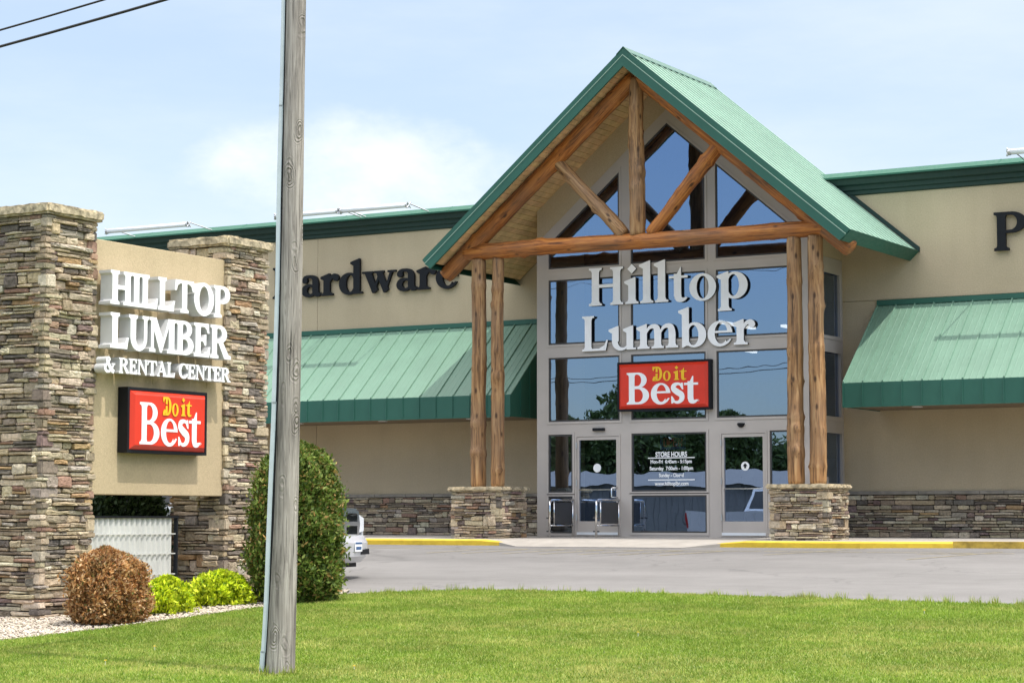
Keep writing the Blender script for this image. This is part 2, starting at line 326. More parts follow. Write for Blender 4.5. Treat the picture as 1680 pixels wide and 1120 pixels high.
def thing(name, loc, label, cat, group=None):
    o = bpy.data.objects.new(name, None); COL.objects.link(o); o.location = loc; o.empty_display_size = 0.3
    return tag(o, label, cat, group)
def copy_thing(o, off, label):
    c = o.copy(); COL.objects.link(c); c.location = Vector(o.location) + Vector(off); c['label'] = label
    for ch in o.children:
        d = ch.copy(); COL.objects.link(d); d.parent = c
        for g in ch.children:
            e = g.copy(); COL.objects.link(e); e.parent = d
    return c

# ---- 2-D outline arithmetic: list of (+1/-1, polygon) painted in order
def inside(p, poly):
    x, y = p; c = False; n = len(poly); j = n - 1
    for i in range(n):
        xi, yi = poly[i]; xj, yj = poly[j]
        if (yi > y) != (yj > y) and x < (xj - xi) * (y - yi) / (yj - yi) + xi: c = not c
        j = i
    return c
def csg(ops):
    vs, es = [], []
    for s, p in ops:
        b = len(vs); vs += [Vector(q) for q in p]; es += [(b + i, b + (i + 1) % len(p)) for i in range(len(p))]
    ov, oe, of, *_ = delaunay_2d_cdt(vs, es, [], 0, 1e-5)
    keep = []
    for f in of:
        c = (sum(ov[i].x for i in f) / len(f), sum(ov[i].y for i in f) / len(f)); st = False
        for s, p in ops:
            if inside(c, p): st = s > 0
        if st: keep.append(tuple(f))
    cnt = {}
    for f in keep:
        for i in range(len(f)):
            a, b = f[i], f[(i + 1) % len(f)]; cnt.setdefault((min(a, b), max(a, b)), []).append((a, b))
    return [(v.x, v.y) for v in ov], keep, [v[0] for v in cnt.values() if len(v) == 1]
def plate(mb, ops, O, U, V, N, d0, d1, mi_front=0, mi_side=0, col=(1, 1, 1)):
    ov, tri, bd = csg(ops); O, U, V, N = map(Vector, (O, U, V, N))
    base = [O + U * x + V * y for x, y in ov]; n = len(base)
    mb.mesh([p + N * d1 for p in base], tri, col, mi_front)
    mb.mesh([p + N * d0 for p in base], [t[::-1] for t in tri], col, mi_side)
    mb.mesh([p + N * d1 for p in base] + [p + N * d0 for p in base], [(b, a, a + n, b + n) for a, b in bd], col, mi_side)
def rect(x0, y0, x1, y1): return [(x0, y0), (x1, y0), (x1, y1), (x0, y1)]
def ell(cx, cy, rx, ry, n=28, a0=0, a1=360, rot=0):
    out = []; cr, sr = math.cos(R(rot)), math.sin(R(rot)); full = abs(a1 - a0) >= 360
    for i in range(n if full else n + 1):
        t = R(a0 + (a1 - a0) * i / n); x, y = rx * math.cos(t), ry * math.sin(t); out.append((cx + x * cr - y * sr, cy + x * sr + y * cr))
    return out
def inset_poly(poly, d):
    """shrink a convex polygon given counter-clockwise"""
    n = len(poly); out = []
    for i in range(n):
        p0, p1, p2 = Vector(poly[i - 1]), Vector(poly[i]), Vector(poly[(i + 1) % n])
        e1 = (p1 - p0).normalized(); e2 = (p2 - p1).normalized(); n1 = Vector((-e1.y, e1.x)); n2 = Vector((-e2.y, e2.x))
        k = d / max(0.2, (1 + n1.dot(n2))); out.append(tuple(p1 + (n1 + n2) * k))
    return out

# ---- serif lettering
def grow(poly, d):
    n = len(poly); A = sum(poly[i - 1][0] * poly[i][1] - poly[i][0] * poly[i - 1][1] for i in range(n)); sg = 1 if A > 0 else -1; out = []
    for i in range(n):
        p0, p1, p2 = Vector(poly[i - 1]), Vector(poly[i]), Vector(poly[(i + 1) % n]); e1, e2 = (p1 - p0), (p2 - p1)
        if e1.length < 1e-6 or e2.length < 1e-6: out.append(tuple(p1)); continue
        e1.normalize(); e2.normalize(); n1 = Vector((e1.y, -e1.x)) * sg; n2 = Vector((e2.y, -e2.x)) * sg; k = min(1.0, 1 / max(.45, 1 + n1.dot(n2)))
        out.append(tuple(p1 + (n1 + n2) * d * k))
    return out
def Dsh(x0, cx, cy, rx, ry): return [(x0, cy - ry)] + ell(cx, cy, rx, ry, 18, -90, 90) + [(x0, cy + ry)]
def stroke(pts, ws, n=6):
    P = [Vector(p) for p in pts]; C = []; Wd = []
    for i in range(len(P) - 1):
        p0, p1, p2, p3 = P[max(i - 1, 0)], P[i], P[i + 1], P[min(i + 2, len(P) - 1)]
        for k in range(n):
            t = k / n; C.append(0.5 * ((2 * p1) + (p2 - p0) * t + (2 * p0 - 5 * p1 + 4 * p2 - p3) * t * t + (3 * p1 - p0 - 3 * p2 + p3) * t ** 3)); Wd.append(ws[i] * (1 - t) + ws[i + 1] * t)
    C.append(P[-1]); Wd.append(ws[-1]); out = []
    l, r = [], []
    for i, c in enumerate(C):
        d = (C[min(i + 1, len(C) - 1)] - C[max(i - 1, 0)]).normalized(); nn = Vector((-d.y, d.x)); l.append(tuple(c + nn * Wd[i] / 2)); r.append(tuple(c - nn * Wd[i] / 2))
    return [(1, [l[i], l[i + 1], r[i + 1], r[i]]) for i in range(len(C) - 1)]
def serif(x0, x1, y, d, el=.055, er=.055, t=.035, br=.05):
    return (1, [(x0 - el, y), (x1 + er, y), (x1 + er, y + d * t), (x1 + er * .3, y + d * t * 1.35), (x1, y + d * (t + br)), (x0, y + d * (t + br)), (x0 - el * .3, y + d * t * 1.35), (x0 - el, y + d * t)])
def flag(x0, x1, y, e=.075): return (1, [(x0 - e, y - .085), (x0 - e, y - .05), (x1 - .01, y + .02), (x1, y + .01), (x1, y - .13), (x0, y - .13)])
W, XH, CH, AH = .14, .47, .70, .76
def stem(x, y0, y1, w=W): return (1, rect(x, y0, x + w, y1))
def full(x, w=W, h=CH): return [stem(x, 0, h, w), serif(x, x + w, 0, 1), serif(x, x + w, h, -1)]
def G(ch):
    if ch == 'H': return full(.06) + full(.47) + [(1, rect(.15, .33, .52, .39))], .69
    if ch == 'I': return full(.06), .28
    if ch == 'L': return full(.06) + [(1, rect(.15, 0, .5, .045)), (1, [(.36, .045), (.5, 0), (.545, .21), (.515, .21), (.47, .11)])], .57
    if ch == 'T': return [stem(.25, 0, .69), serif(.25, .39, 0, 1), (1, rect(.03, .655, .61, .70)), (1, [(.02, .70), (-.005, .49), (.03, .49), (.07, .6), (.19, .66)]), (1, [(.62, .70), (.645, .49), (.61, .49), (.57, .6), (.45, .66)])], .65
    if ch == 'O': return [(1, ell(.35, .35, .335, .365)), (-1, ell(.35, .35, .185, .315))], .71
    if ch == 'P': return [(1, Dsh(.18, .31, .51, .25, .19)), (-1, Dsh(.18, .285, .51, .13, .145))] + full(.06), .59
    if ch == 'R': return [(1, Dsh(.18, .31, .52, .24, .18)), (-1, Dsh(.18, .285, .52, .12, .138)), (1, [(.25, .37), (.4, .36), (.62, .06), (.69, .045), (.69, 0), (.49, 0)])] + full(.06), .68
    if ch == 'B': return [(1, Dsh(.18, .29, .53, .22, .17)), (1, Dsh(.18, .31, .19, .26, .19)), (-1, Dsh(.18, .27, .53, .105, .13)), (-1, Dsh(.18, .285, .19, .13, .147))] + full(.06), .61
    if ch == 'U': return [(1, ell(.31, .25, .25, .265)), (-1, ell(.345, .25, .145, .205)), (-1, rect(.0, .25, .6, .6)), stem(.06, .25, .7), stem(.49, .25, .7, .07), serif(.06, .2, .7, -1), serif(.49, .56, .7, -1)], .64
    if ch == 'M': return [stem(.08, 0, .7, .055), serif(.08, .135, 0, 1), stem(.66, 0, .7, .15), serif(.66, .81, 0, 1), (1, [(.03, .70), (.03, .665), (.08, .655), (.10, .7)]), (1, [(.05, .70), (.22, .70), (.45, .22), (.385, 0), (.37, 0)]), (1, [(.37, 0), (.40, 0), (.70, .70), (.64, .70)]), (1, [(.64, .665), (.64, .70), (.87, .70), (.87, .665), (.81, .64), (.66, .64)])], .89
    if ch == 'E': return full(.06) + [(1, rect(.15, 0, .5, .045)), (1, rect(.15, .655, .48, .70)), (1, rect(.15, .335, .36, .375)), (1, [(.36, .045), (.5, 0), (.54, .2), (.51, .2), (.46, .1)]), (1, [(.35, .655), (.48, .70), (.50, .52), (.47, .52), (.43, .6)]), (1, [(.30, .355), (.37, .46), (.395, .46), (.395, .25), (.37, .25)])], .57
    if ch == 'N': return [stem(.08, 0, .68, .055), serif(.08, .135, 0, 1), stem(.55, 0, .70, .055), serif(.55, .605, .7, -1), (1, [(.0, .70), (.20, .70), (.605, .0), (.56, -.01), (.06, .66), (.0, .665)])], .69
    if ch == 'A': return [(1, [(.08, .03), (.13, .03), (.36, .66), (.33, .72)]), (1, [(.27, .60), (.33, .72), (.38, .72), (.66, .03), (.49, .03)]), (1, rect(.18, .20, .52, .245)), serif(.085, .125, 0, 1, .06, .06), serif(.50, .645, 0, 1, .05, .05)], .73
    if ch == 'C': return [(1, ell(.36, .35, .34, .365)), (-1, ell(.39, .35, .215, .315)), (-1, [(.5, .2), (.8, .2), (.8, .5), (.5, .5)]), (1, [(.6, .70), (.635, .70), (.635, .45), (.605, .45), (.5, .6)]), (1, [(.52, .1), (.62, .21), (.65, .21), (.58, .07)])], .68
    if ch == '&': return stroke([(.66, .02), (.5, .12), (.3, .38), (.2, .55), (.29, .68), (.38, .6), (.3, .45), (.12, .28), (.1, .13), (.22, .02), (.42, .05), (.57, .22), (.64, .38)], [.16, .16, .15, .1, .05, .08, .05, .09, .13, .11, .06, .045, .04]) + [(1, rect(.53, .36, .73, .40))], .76
    if ch == 'D': return [(1, Dsh(.18, .3, .35, .36, .35)), (-1, Dsh(.18, .27, .35, .21, .30))] + full(.06), .71
    if ch == 'K': # the cut 'D' of the red boxes
        return [(1, Dsh(.30, .34, .35, .30, .35)), (-1, Dsh(.30, .33, .35, .145, .30)), stem(.22, 0, .7, .13), (-1, rect(.10, .36, .36, .43)), (1, rect(.04, .655, .30, .70)), (1, [(.02, .70), (.02, .56), (.06, .50), (.10, .50), (.10, .56), (.22, .66)]), (1, rect(.02, 0, .32, .045)), (1, [(.02, 0), (.02, .10), (.10, .22), (.22, .22), (.22, .1)])], .68
    if ch == 'i': return [stem(.07, 0, XH - .05, W), flag(.07, .21, XH), serif(.07, .21, 0, 1), (1, [(.14, .555), (.225, .645), (.14, .735), (.055, .645)])], .28
    if ch == 'l': return [stem(.07, 0, AH - .05), flag(.07, .21, AH), serif(.07, .21, 0, 1)], .28
    if ch == 't': return [stem(.09, .1, .5, .135), (1, [(.09, .46), (.0, .46), (.0, .43), (.13, .47), (.21, .62), (.225, .62), (.225, .44), (.09, .44)]), (1, rect(.0, .42, .345, .465))] + stroke([(.157, .12), (.18, .05), (.25, .025), (.33, .06)], [.135, .13, .075, .025]), .36
    if ch == 'o': return [(1, ell(.26, .23, .245, .25)), (-1, ell(.26, .23, .11, .205))], .52
    if ch == 'e': return [(1, ell(.255, .23, .245, .25)), (-1, ell(.275, .24, .125, .205)), (1, rect(.1, .245, .49, .285)), (-1, [(.34, .245), (.60, .245), (.60, .11), (.47, .12), (.38, .07)]), (1, [(.36, .045), (.45, .125), (.475, .11), (.42, .04), (.34, .0)])], .51
    if ch == 'u': return [(1, ell(.245, .17, .185, .185)), (-1, ell(.285, .17, .105, .125)), (-1, rect(-.1, .17, .7, .5)), stem(.06, .17, XH - .05), flag(.06, .2, XH - .01, .07), stem(.36, 0, XH - .05), flag(.36, .5, XH - .01, .07), (1, rect(.45, 0, .56, .035))], .57
    if ch == 'n': return arch(.19) + [stem(.07, 0, XH - .05), flag(.07, .21, XH), serif(.07, .21, 0, 1), stem(.36, 0, .30), serif(.36, .5, 0, 1)], .57
    if ch == 'm': return arch(.19) + arch(.48) + [stem(.07, 0, XH - .05), flag(.07, .21, XH), serif(.07, .21, 0, 1), stem(.36, 0, .30), serif(.36, .5, 0, 1), stem(.65, 0, .30), serif(.65, .79, 0, 1)], .86
    if ch == 'r': return [stem(.07, 0, XH - .05), flag(.07, .21, XH), serif(.07, .21, 0, 1, .055, .075)] + stroke([(.19, .30), (.25, .40), (.33, .435), (.385, .40)], [.04, .07, .085, .1]) + [(1, ell(.365, .385, .065, .07, 16))], .43
    if ch == 'b': return [(1, ell(.31, .23, .235, .245)), (-1, ell(.285, .225, .105, .195)), stem(.06, .02, AH - .05), flag(.06, .2, AH), (1, [(.06, .05), (.06, -.01), (.09, -.01), (.2, .05)])], .56
    if ch == 'd': return [(1, ell(.25, .23, .235, .245)), (-1, ell(.275, .235, .105, .195)), stem(.36, .0, AH - .05), flag(.36, .5, AH), (1, rect(.45, 0, .56, .035))], .58
    if ch == 'p': return [(1, ell(.32, .23, .235, .245)), (-1, ell(.295, .235, .105, .195)), stem(.07, -.20, XH - .05), flag(.07, .21, XH), serif(.07, .21, -.22, 1)], .57
    if ch == 'a': return [(1, ell(.20, .13, .17, .145)), (-1, ell(.235, .135, .085, .09))] + stroke([(.08, .36), (.12, .43), (.22, .452), (.33, .41), (.365, .31), (.365, .12), (.41, .04), (.49, .045)], [.09, .07, .05, .1, .135, .135, .11, .04]) + [(1, ell(.105, .36, .06, .06, 16))], .50
    if ch == 'w': return [(1, [(.04, .455), (.19, .455), (.345, .05), (.27, -.01), (.235, -.01)]), (1, [(.235, -.01), (.27, -.01), (.42, .43), (.385, .455)]), (1, [(.31, .455), (.45, .455), (.6, .05), (.53, -.01), (.495, -.01)]), (1, [(.495, -.01), (.53, -.01), (.70, .455), (.65, .455)]), (1, rect(-.01, .435, .24, .47)), (1, rect(.28, .435, .49, .47)), (1, rect(.59, .435, .77, .47))], .77
    if ch == 's': return stroke([(.315, .385), (.27, .435), (.19, .45), (.11, .41), (.105, .335), (.19, .265), (.30, .19), (.305, .09), (.23, .025), (.14, .03), (.075, .09)], [.03, .05, .06, .1, .12, .135, .13, .11, .065, .05, .03]) + [(1, [(.30, .47), (.33, .47), (.345, .32), (.32, .32), (.26, .42)]), (1, [(.05, 0), (.08, 0), (.14, .05), (.07, .16), (.045, .16)])], .40
    return [], .25
def arch(x):
    return stroke([(x, .30), (x + .06, .40), (x + .145, .435), (x + .215, .40), (x + .24, .29), (x + .24, .2)], [.03, .06, .085, .125, .14, .14])
def word(text, x0, x1, base, size, O, U, V, N, d0, d1, mats, parent, mi=(0, 1), name='letter', gap=0.0, bold=0.0):
    """letters as separate parts, fitted between x0 and x1 along U"""
    tot = 0; adv = []
    for ch in text:
        g, a = G(ch); adv.append(a + gap); tot += a + gap
    k = (x1 - x0) / tot; x = x0; sv = size / CH
    for ch, a in zip(text, adv):
        g, _ = G(ch)
        if g and bold: g = [(q, grow(poly, bold * q)) for q, poly in g]
        if g:
            mb = MB(); plate(mb, [(s, [(x + p[0] * k, base + p[1] * sv) for p in poly]) for s, poly in g], O, U, V, N, d0, d1, mi[0], mi[1])
            mb.build(name, mats, parent)
        x += a * k
def font_plate(mb, text, x0, x1, z0, z1, O, U, V, N, d, col=(1, 1, 1), mi=0):
    cu = bpy.data.curves.new('lettering', 'FONT'); cu.body = text; cu.offset = 0.03; o = bpy.data.objects.new('lettering', cu); COL.objects.link(o)
    dg = bpy.context.evaluated_depsgraph_get(); me = bpy.data.meshes.new_from_object(o.evaluated_get(dg)); bpy.data.objects.remove(o); bpy.data.curves.remove(cu)
    xs = [v.co.x for v in me.vertices]; ys = [v.co.y for v in me.vertices]; a0, a1, b0, b1 = min(xs), max(xs), min(ys), max(ys); O, U, V, N = map(Vector, (O, U, V, N))
    vv = [O + U * (x0 + (v.co.x - a0) / (a1 - a0) * (x1 - x0)) + V * (z0 + (v.co.y - b0) / (b1 - b0) * (z1 - z0)) + N * d for v in me.vertices]
    mb.mesh(vv, [tuple(p.vertices) for p in me.polygons], col, mi); bpy.data.meshes.remove(me)

# ---- ledge stone
PAL = [((.51, .42, .295), 6), ((.44, .35, .235), 5), ((.355, .285, .20), 4), ((.255, .205, .16), 3), ((.16, .135, .115), 2.3), ((.34, .215, .155), 1.3), ((.25, .175, .155), 1.1), ((.375, .325, .265), 2), ((.59, .505, .38), 3), ((.41, .27, .145), .9)]
def stone_col(rng):
    t = rng.random() * sum(w for _, w in PAL)
    for c, w in PAL:
        t -= w
        if t <= 0: break
    k = rng.uniform(.82, 1.15); return tuple(x * k * rng.uniform(.96, 1.04) for x in c)
def pack(x0, x1, z0, z1, rng, out):
    """running courses of uneven height with doubled and split stones"""
    zs = [z0]
    while zs[-1] < z1 - .03: zs.append(zs[-1] + (rng.uniform(.034, .072) if rng.random() < .78 else rng.uniform(.085, .12)))
    zs[-1] = z1; blocked = []
    for r in range(len(zs) - 1):
        a, b = zs[r], zs[r + 1]; cur, blocked = blocked, []; free = []; x = x0
        for p, q in sorted(cur):
            if p - x > .01: free.append((x, p))
            x = q
        if x1 - x > .01: free.append((x, x1))
        for p, q in free:
            x = p
            while x < q - .001:
                l = min(rng.uniform(.12, .26) if rng.random() < .4 else rng.uniform(.24, .52), q - x)
                if q - x - l < .07: l = q - x
                t = rng.random()
                if t < .10 and r + 2 < len(zs) and l < .34 and zs[r + 2] - a < .23: out.append((x, x + l, a, zs[r + 2])); blocked.append((x, x + l))
                elif t < .26 and b - a > .075: m = a + (b - a) * rng.uniform(.4, .6); out.append((x, x + l, a, m)); out.append((x, x + l, m, b))
                else: out.append((x, x + l, a, b))
                x += l
def stone(mb, x0, x1, z0, z1, O, U, N, rng, prot=.045):
    O, U, N = Vector(O), Vector(U), Vector(N); Z = Vector((0, 0, 1)); g = .006
    a0, a1, b0, b1 = x0 + g, x1 - g, z0 + g, z1 - g; w, h = a1 - a0, b1 - b0
    if w < .02 or h < .012: return
    c = min(h * .20, w * .2, .016); out = []
    def J(s): return rng.uniform(-s, s)
    wob = lambda px, pz: .011 * noise.noise(Vector((px * 3.1 + 7.7, pz * 2.2, O.x + O.y)))
    j = min(.008, h * .12)
    for px, pz in ((a0 + c, b0), (a0 + w * .5, b0), (a1 - c, b0), (a1, b0 + c), (a1, b1 - c), (a1 - c, b1), (a0 + w * .5, b1), (a0 + c, b1), (a0, b1 - c), (a0, b0 + c)): out.append((px + J(j), pz + J(j) + wob(px, pz)))
    p = prot * rng.uniform(.15, 1.7); n = len(out); cx, cz = (a0 + a1) / 2 + J(w * .15), (b0 + b1) / 2 + J(h * .12); tl = J(.012)
    ins = min(.008, h * .13); rings = []
    rings.append([O + U * q[0] + Z * q[1] - N * .03 for q in out])
    rings.append([O + U * q[0] + Z * q[1] + N * (p * .72 + J(.004)) for q in out])
    rings.append([O + U * (q[0] + (cx - q[0]) * ins / max(.01, w * .5)) + Z * (q[1] + (cz - q[1]) * ins / max(.01, h * .5)) + N * (p + J(.006) + tl * (q[0] - cx) / w) for q in out])
    rings.append([O + U * (cx + (q[0] - cx) * .45) + Z * (cz + (q[1] - cz) * .4) + N * (p + J(.008) + .004) for q in out])
    vs = [v for r in rings for v in r]; fs = []
    for r in range(3): fs += [(r * n + i, r * n + (i + 1) % n, (r + 1) * n + (i + 1) % n, (r + 1) * n + i) for i in range(n)]
    fs.append(tuple(3 * n + i for i in range(n))); mb.mesh(vs, fs, stone_col(rng))
def stone_wall(mb, O, U, N, w, h, seed, prot=.045, z0=0.0):
    rng = random.Random(seed); out = []; pack(0, w, z0, z0 + h, rng, out)
    for s in out: stone(mb, *s, O, U, N, rng, prot)
def stone_pier(mb, x0, x1, y0, y1, z0, z1, seed):
    """four veneered faces with alternating corner stones"""
    rng = random.Random(seed)
    for cx, cy, sx, sy in ((x0, y0, 1, 1), (x1, y0, -1, 1), (x1, y1, -1, -1), (x0, y1, 1, -1)):
        z = z0
        while z < z1 - .015:
            h = min(rng.uniform(.04, .10) if rng.random() < .75 else rng.uniform(.10, .19), z1 - z); lw = rng.uniform(.07, .20); sw = rng.uniform(.07, .20)
            if rng.random() < .5: lw *= 1.7
            else: sw *= 1.7
            p = rng.uniform(.022, .062); q = rng.uniform(.022, .062)
            xa, xb = sorted((cx - sx * p, cx + sx * lw)); ya, yb = sorted((cy - sy * q, cy + sy * sw))
            bm = bmesh.new(); bmesh.ops.create_cube(bm, size=1)
            for v in bm.verts: v.co = Vector(((xa + xb) / 2 + v.co.x * (xb - xa), (ya + yb) / 2 + v.co.y * (yb - ya), z + .004 + (h - .008) * (v.co.z + .5)))
            bmesh.ops.bevel(bm, geom=bm.edges[:], offset=min(.014, h * .2), segments=2, affect='EDGES')
            for v in bm.verts: v.co += Vector((rng.uniform(-.005, .005), rng.uniform(-.005, .005), rng.uniform(-.003, .003)))
            c = stone_col(rng); mb.bm(bm, c); z += h
    e = .055
    stone_wall(mb, (x0 + e, y0, z0), (1, 0, 0), (0, -1, 0), x1 - x0 - 2 * e, z1 - z0, seed + 1)
    stone_wall(mb, (x1, y0 + e, z0), (0, 1, 0), (1, 0, 0), y1 - y0 - 2 * e, z1 - z0, seed + 2)
    stone_wall(mb, (x1 - e, y1, z0), (-1, 0, 0), (0, 1, 0), x1 - x0 - 2 * e, z1 - z0, seed + 3)
    stone_wall(mb, (x0, y1 - e, z0), (0, -1, 0), (-1, 0, 0), y1 - y0 - 2 * e, z1 - z0, seed + 4)
    mb.box(x0 + .012, x1 - .012, y0 + .012, y1 - .012, z0, z1 - .01, (.06, .05, .042))
def rough_cap(x0, x1, y0, y1, z0, z1, seed, amp=.018):
    bm = bmesh.new(); bmesh.ops.create_cube(bm, size=1)
    for v in bm.verts: v.co = Vector(((x0 + x1) / 2 + v.co.x * (x1 - x0), (y0 + y1) / 2 + v.co.y * (y1 - y0), (z0 + z1) / 2 + v.co.z * (z1 - z0)))
    bmesh.ops.bevel(bm, geom=bm.edges[:], offset=min(.03, (z1 - z0) * .3), segments=2, affect='EDGES')
    bmesh.ops.subdivide_edges(bm, edges=[e for e in bm.edges if e.calc_length() > .2], cuts=14, use_grid_fill=True)
    for v in bm.verts:
        n = noise.noise_vector(v.co * 7 + Vector((seed, 0, 0))); n2 = noise.noise_vector(v.co * 22 + Vector((seed, 3, 0))); v.co += n * amp + n2 * amp * .5
    mb = MB(); mb.bm(bm); return mb
def log(name, p0, p1, r0, r1, seed, mat, parent, knots=10, bend=.03):
    p0, p1 = Vector(p0), Vector(p1); Lg = (p1 - p0).length; rng = random.Random(seed); NR, NS = max(24, int(Lg / .07)), 24
    kn = [(rng.uniform(.05, .90) * Lg, rng.uniform(0, 2 * math.pi), rng.uniform(.014, .036), rng.uniform(.045, .09)) for _ in range(knots)]
    mb = MB(); b = []
    for i in range(NR + 1):
        t = i / NR; z = t * Lg; r = r0 + (r1 - r0) * t
        ox, oy = bend * noise.noise(Vector((seed, t * 2.3, 0))), bend * noise.noise(Vector((seed + 9, t * 2.3, 5)))
        if i in (0, NR): r *= .93
        for k in range(NS):
            a = 2 * math.pi * k / NS; rr = r * (1 + .07 * noise.noise(Vector((math.cos(a) * 1.2, math.sin(a) * 1.2, z * 1.3 + seed))) + .03 * noise.noise(Vector((math.cos(a) * 3, math.sin(a) * 3, z * 4 + seed))))
            for kz, ka, kh, kw in kn:
                da = (a - ka + math.pi) % (2 * math.pi) - math.pi; dd = (da * r) ** 2 + (z - kz) ** 2; rr += kh * math.exp(-dd / (kw * kw)) + kh * .35 * math.exp(-((z - kz) / .06) ** 2)
            mb.v.append((ox + math.cos(a) * rr, oy + math.sin(a) * rr, z))
    for i in range(NR):
        for k in range(NS): mb.f.append((i * NS + k, i * NS + (k + 1) % NS, (i + 1) * NS + (k + 1) % NS, (i + 1) * NS + k)); mb.c.append((1, 1, 1)); mb.m.append(0)
    for e in (0, NR): mb.f.append(tuple(e * NS + k for k in range(NS))); mb.c.append((1, 1, 1)); mb.m.append(0)
    o = mb.build(name, mat, None, smooth=True); o.rotation_mode = 'QUATERNION'; o.rotation_quaternion = (p1 - p0).to_track_quat('Z', 'Y'); o.location = p0
    if parent is not None: attach(o, parent)
    return o

# ------------------------------------------------------------------ the ground
YE = 27.0
def gz(y):
    if y > 37.9: return -.14
    if y >= YE: return -.67 + .0486 * (y - YE)
    if y >= 15.5: return -.67 - .057 * (YE - y)
    return -1.3255
def sheet(name, x0, x1, ys, dz, mat, zf=gz, nx=2):
    mb = MB(); xs = [x0 + (x1 - x0) * i / nx for i in range(nx + 1)]
    for a, b in zip(ys[:-1], ys[1:]):
        for c, d in zip(xs[:-1], xs[1:]): mb.face([(c, a, zf(a) + dz), (d, a, zf(a) + dz), (d, b, zf(b) + dz), (c, b, zf(b) + dz)])
    return tag(mb.build(name, mat), kind='structure')
sheet('ground', -600, 600, [-600, -60, 0, 15.5, YE, 37.9, 60, 600], -.035, M['ground'])
sheet('parking_lot', -60, 30, [23.0, YE, 37.9, 42.4], -.012, M['asphalt'])
sheet('street', -200, 200, [1.0, 11.0], -.01, M['street'])
# lawn edge (against the lot) and bed edge, as polylines in plan
LE = [(-17.95, 25.1), (-18.14, 26.0), (-17.2, 26.8), (-15.87, 27.2), (-13.3, 27.1), (-10.44, 26.8), (-8.1, 26.62), (-4.0, 26.4), (12.0, 26.2)]
BE = [(-22.0, 15.4), (-20.4, 16.9), (-18.72, 19.3), (-18.36, 21.0), (-18.2, 22.6), (-18.1, 24.2), (-17.95, 25.1)]
poly_lawn = BE + LE[1:] + [(12.0, 11.5), (-22.0, 11.5)]
def ground_plate(name, poly, dz, mat, kind='structure'):
    ov, tri, bd = csg([(1, poly)] + [(1, [(-60, 15.5), (60, 15.5), (60, 15.501), (-60, 15.501)])] * 0)
    mb = MB(); bm = bmesh.new(); vs = [bm.verts.new((x, y, 0)) for x, y in ov]
    for t in tri: bm.faces.new([vs[i] for i in t])
    for yy in (15.5, 21.0, 23.0, YE):
        bmesh.ops.bisect_plane(bm, geom=bm.verts[:] + bm.edges[:] + bm.faces[:], plane_co=(0, yy, 0), plane_no=(0, 1, 0))
    for v in bm.verts: v.co.z = gz(v.co.y) + dz
    mb.bm(bm); return tag(mb.build(name, mat), kind=kind)
ground_plate('lawn_soil', poly_lawn, .012, M['soil'])
ground_plate('bed_soil', [(-23.5, 15.4)] + BE + [(-18.14, 26.0), (-18.6, 26.9), (-23.5, 26.9)], .004, M['bed'])
# entrance walk, apron and yellow kerbs
def pvz(y): return -.042 * max(0.0, min(1.0, (40.6 - y) / 2.58))
ov, tri, _ = csg([(1, [(-60, 38.9), (-27.4, 38.9), (-27.4, 38.021), (-14.55, 38.021), (-12.93, 38.601), (30, 38.601), (30, 42.6), (-60, 42.6)])])
bm = bmesh.new(); vs = [bm.verts.new((x, y, 0)) for x, y in ov]
for t_ in tri: bm.faces.new([vs[k] for k in t_])
bmesh.ops.bisect_plane(bm, geom=bm.verts[:] + bm.edges[:] + bm.faces[:], plane_co=(0, 40.6, 0), plane_no=(0, 1, 0))
for v in bm.verts: v.co.z = pvz(v.co.y)
mb = MB(); mb.bm(bm); tag(mb.build('pavement', M['concrete']), kind='structure')
mb = MB(); mb.mesh([(-21.75, 37.3, gz(37.3) + .002), (-18.05, 37.3, gz(37.3) + .002), (-16.95, 38.03, -.039), (-22.85, 38.03, -.039), (-21.75, 37.3, -.3), (-18.05, 37.3, -.3), (-16.95, 38.03, -.3), (-22.85, 38.03, -.3)], [(0, 1, 2, 3), (0, 4, 5, 1), (1, 5, 6, 2), (3, 7, 4, 0)]); tag(mb.build('concrete_apron', M['concrete']), kind='structure')
def kerb(name, xs, y0, y1, ztop, mat):
    mb = MB(); pr = [(y0, -.25), (y0 - .0, ztop - .03), (y0 + .03, ztop), (y1, ztop), (y1, -.25)]
    mb.prism(pr, xs[0], xs[1], 'x'); return mb
mb = kerb('k', (-27.2, -22.9), 37.72, 38.02, -.036, None); mb.mesh([(-22.9, 37.72, -.25), (-22.9, 37.72, -.062), (-22.9, 37.75, -.036), (-22.9, 38.02, -.036), (-22.9, 38.02, -.25), (-21.7, 37.72, -.25), (-21.7, 37.72, -.142), (-21.7, 37.75, -.14), (-21.7, 38.02, -.13), (-21.7, 38.02, -.25)], [(0, 1, 6, 5), (1, 2, 7, 6), (2, 3, 8, 7), (5, 6, 7, 8, 9)])
tag(mb.build('yellow_kerb', M['yellow_paint']), kind='structure')
mb = kerb('k', (-16.9, -14.55), 37.72, 38.02, -.036, None); mb.mesh([(-16.9, 37.72, -.25), (-16.9, 37.72, -.062), (-16.9, 37.75, -.036), (-16.9, 38.02, -.036), (-16.9, 38.02, -.25), (-18.1, 37.72, -.25), (-18.1, 37.72, -.142), (-18.1, 37.75, -.14), (-18.1, 38.02, -.13), (-18.1, 38.02, -.25)], [(0, 1, 6, 5), (1, 2, 7, 6), (2, 3, 8, 7), (5, 6, 7, 8, 9)])
mb.mesh([(-14.55, 37.72, -.25), (-14.55, 37.72, -.062), (-14.55, 37.75, -.036), (-14.55, 38.02, -.036), (-12.95, 38.3, -.25), (-12.95, 38.3, -.07), (-12.95, 38.34, -.034), (-12.95, 38.6, -.034)], [(0, 1, 5, 4), (1, 2, 6, 5), (2, 3, 7, 6)])
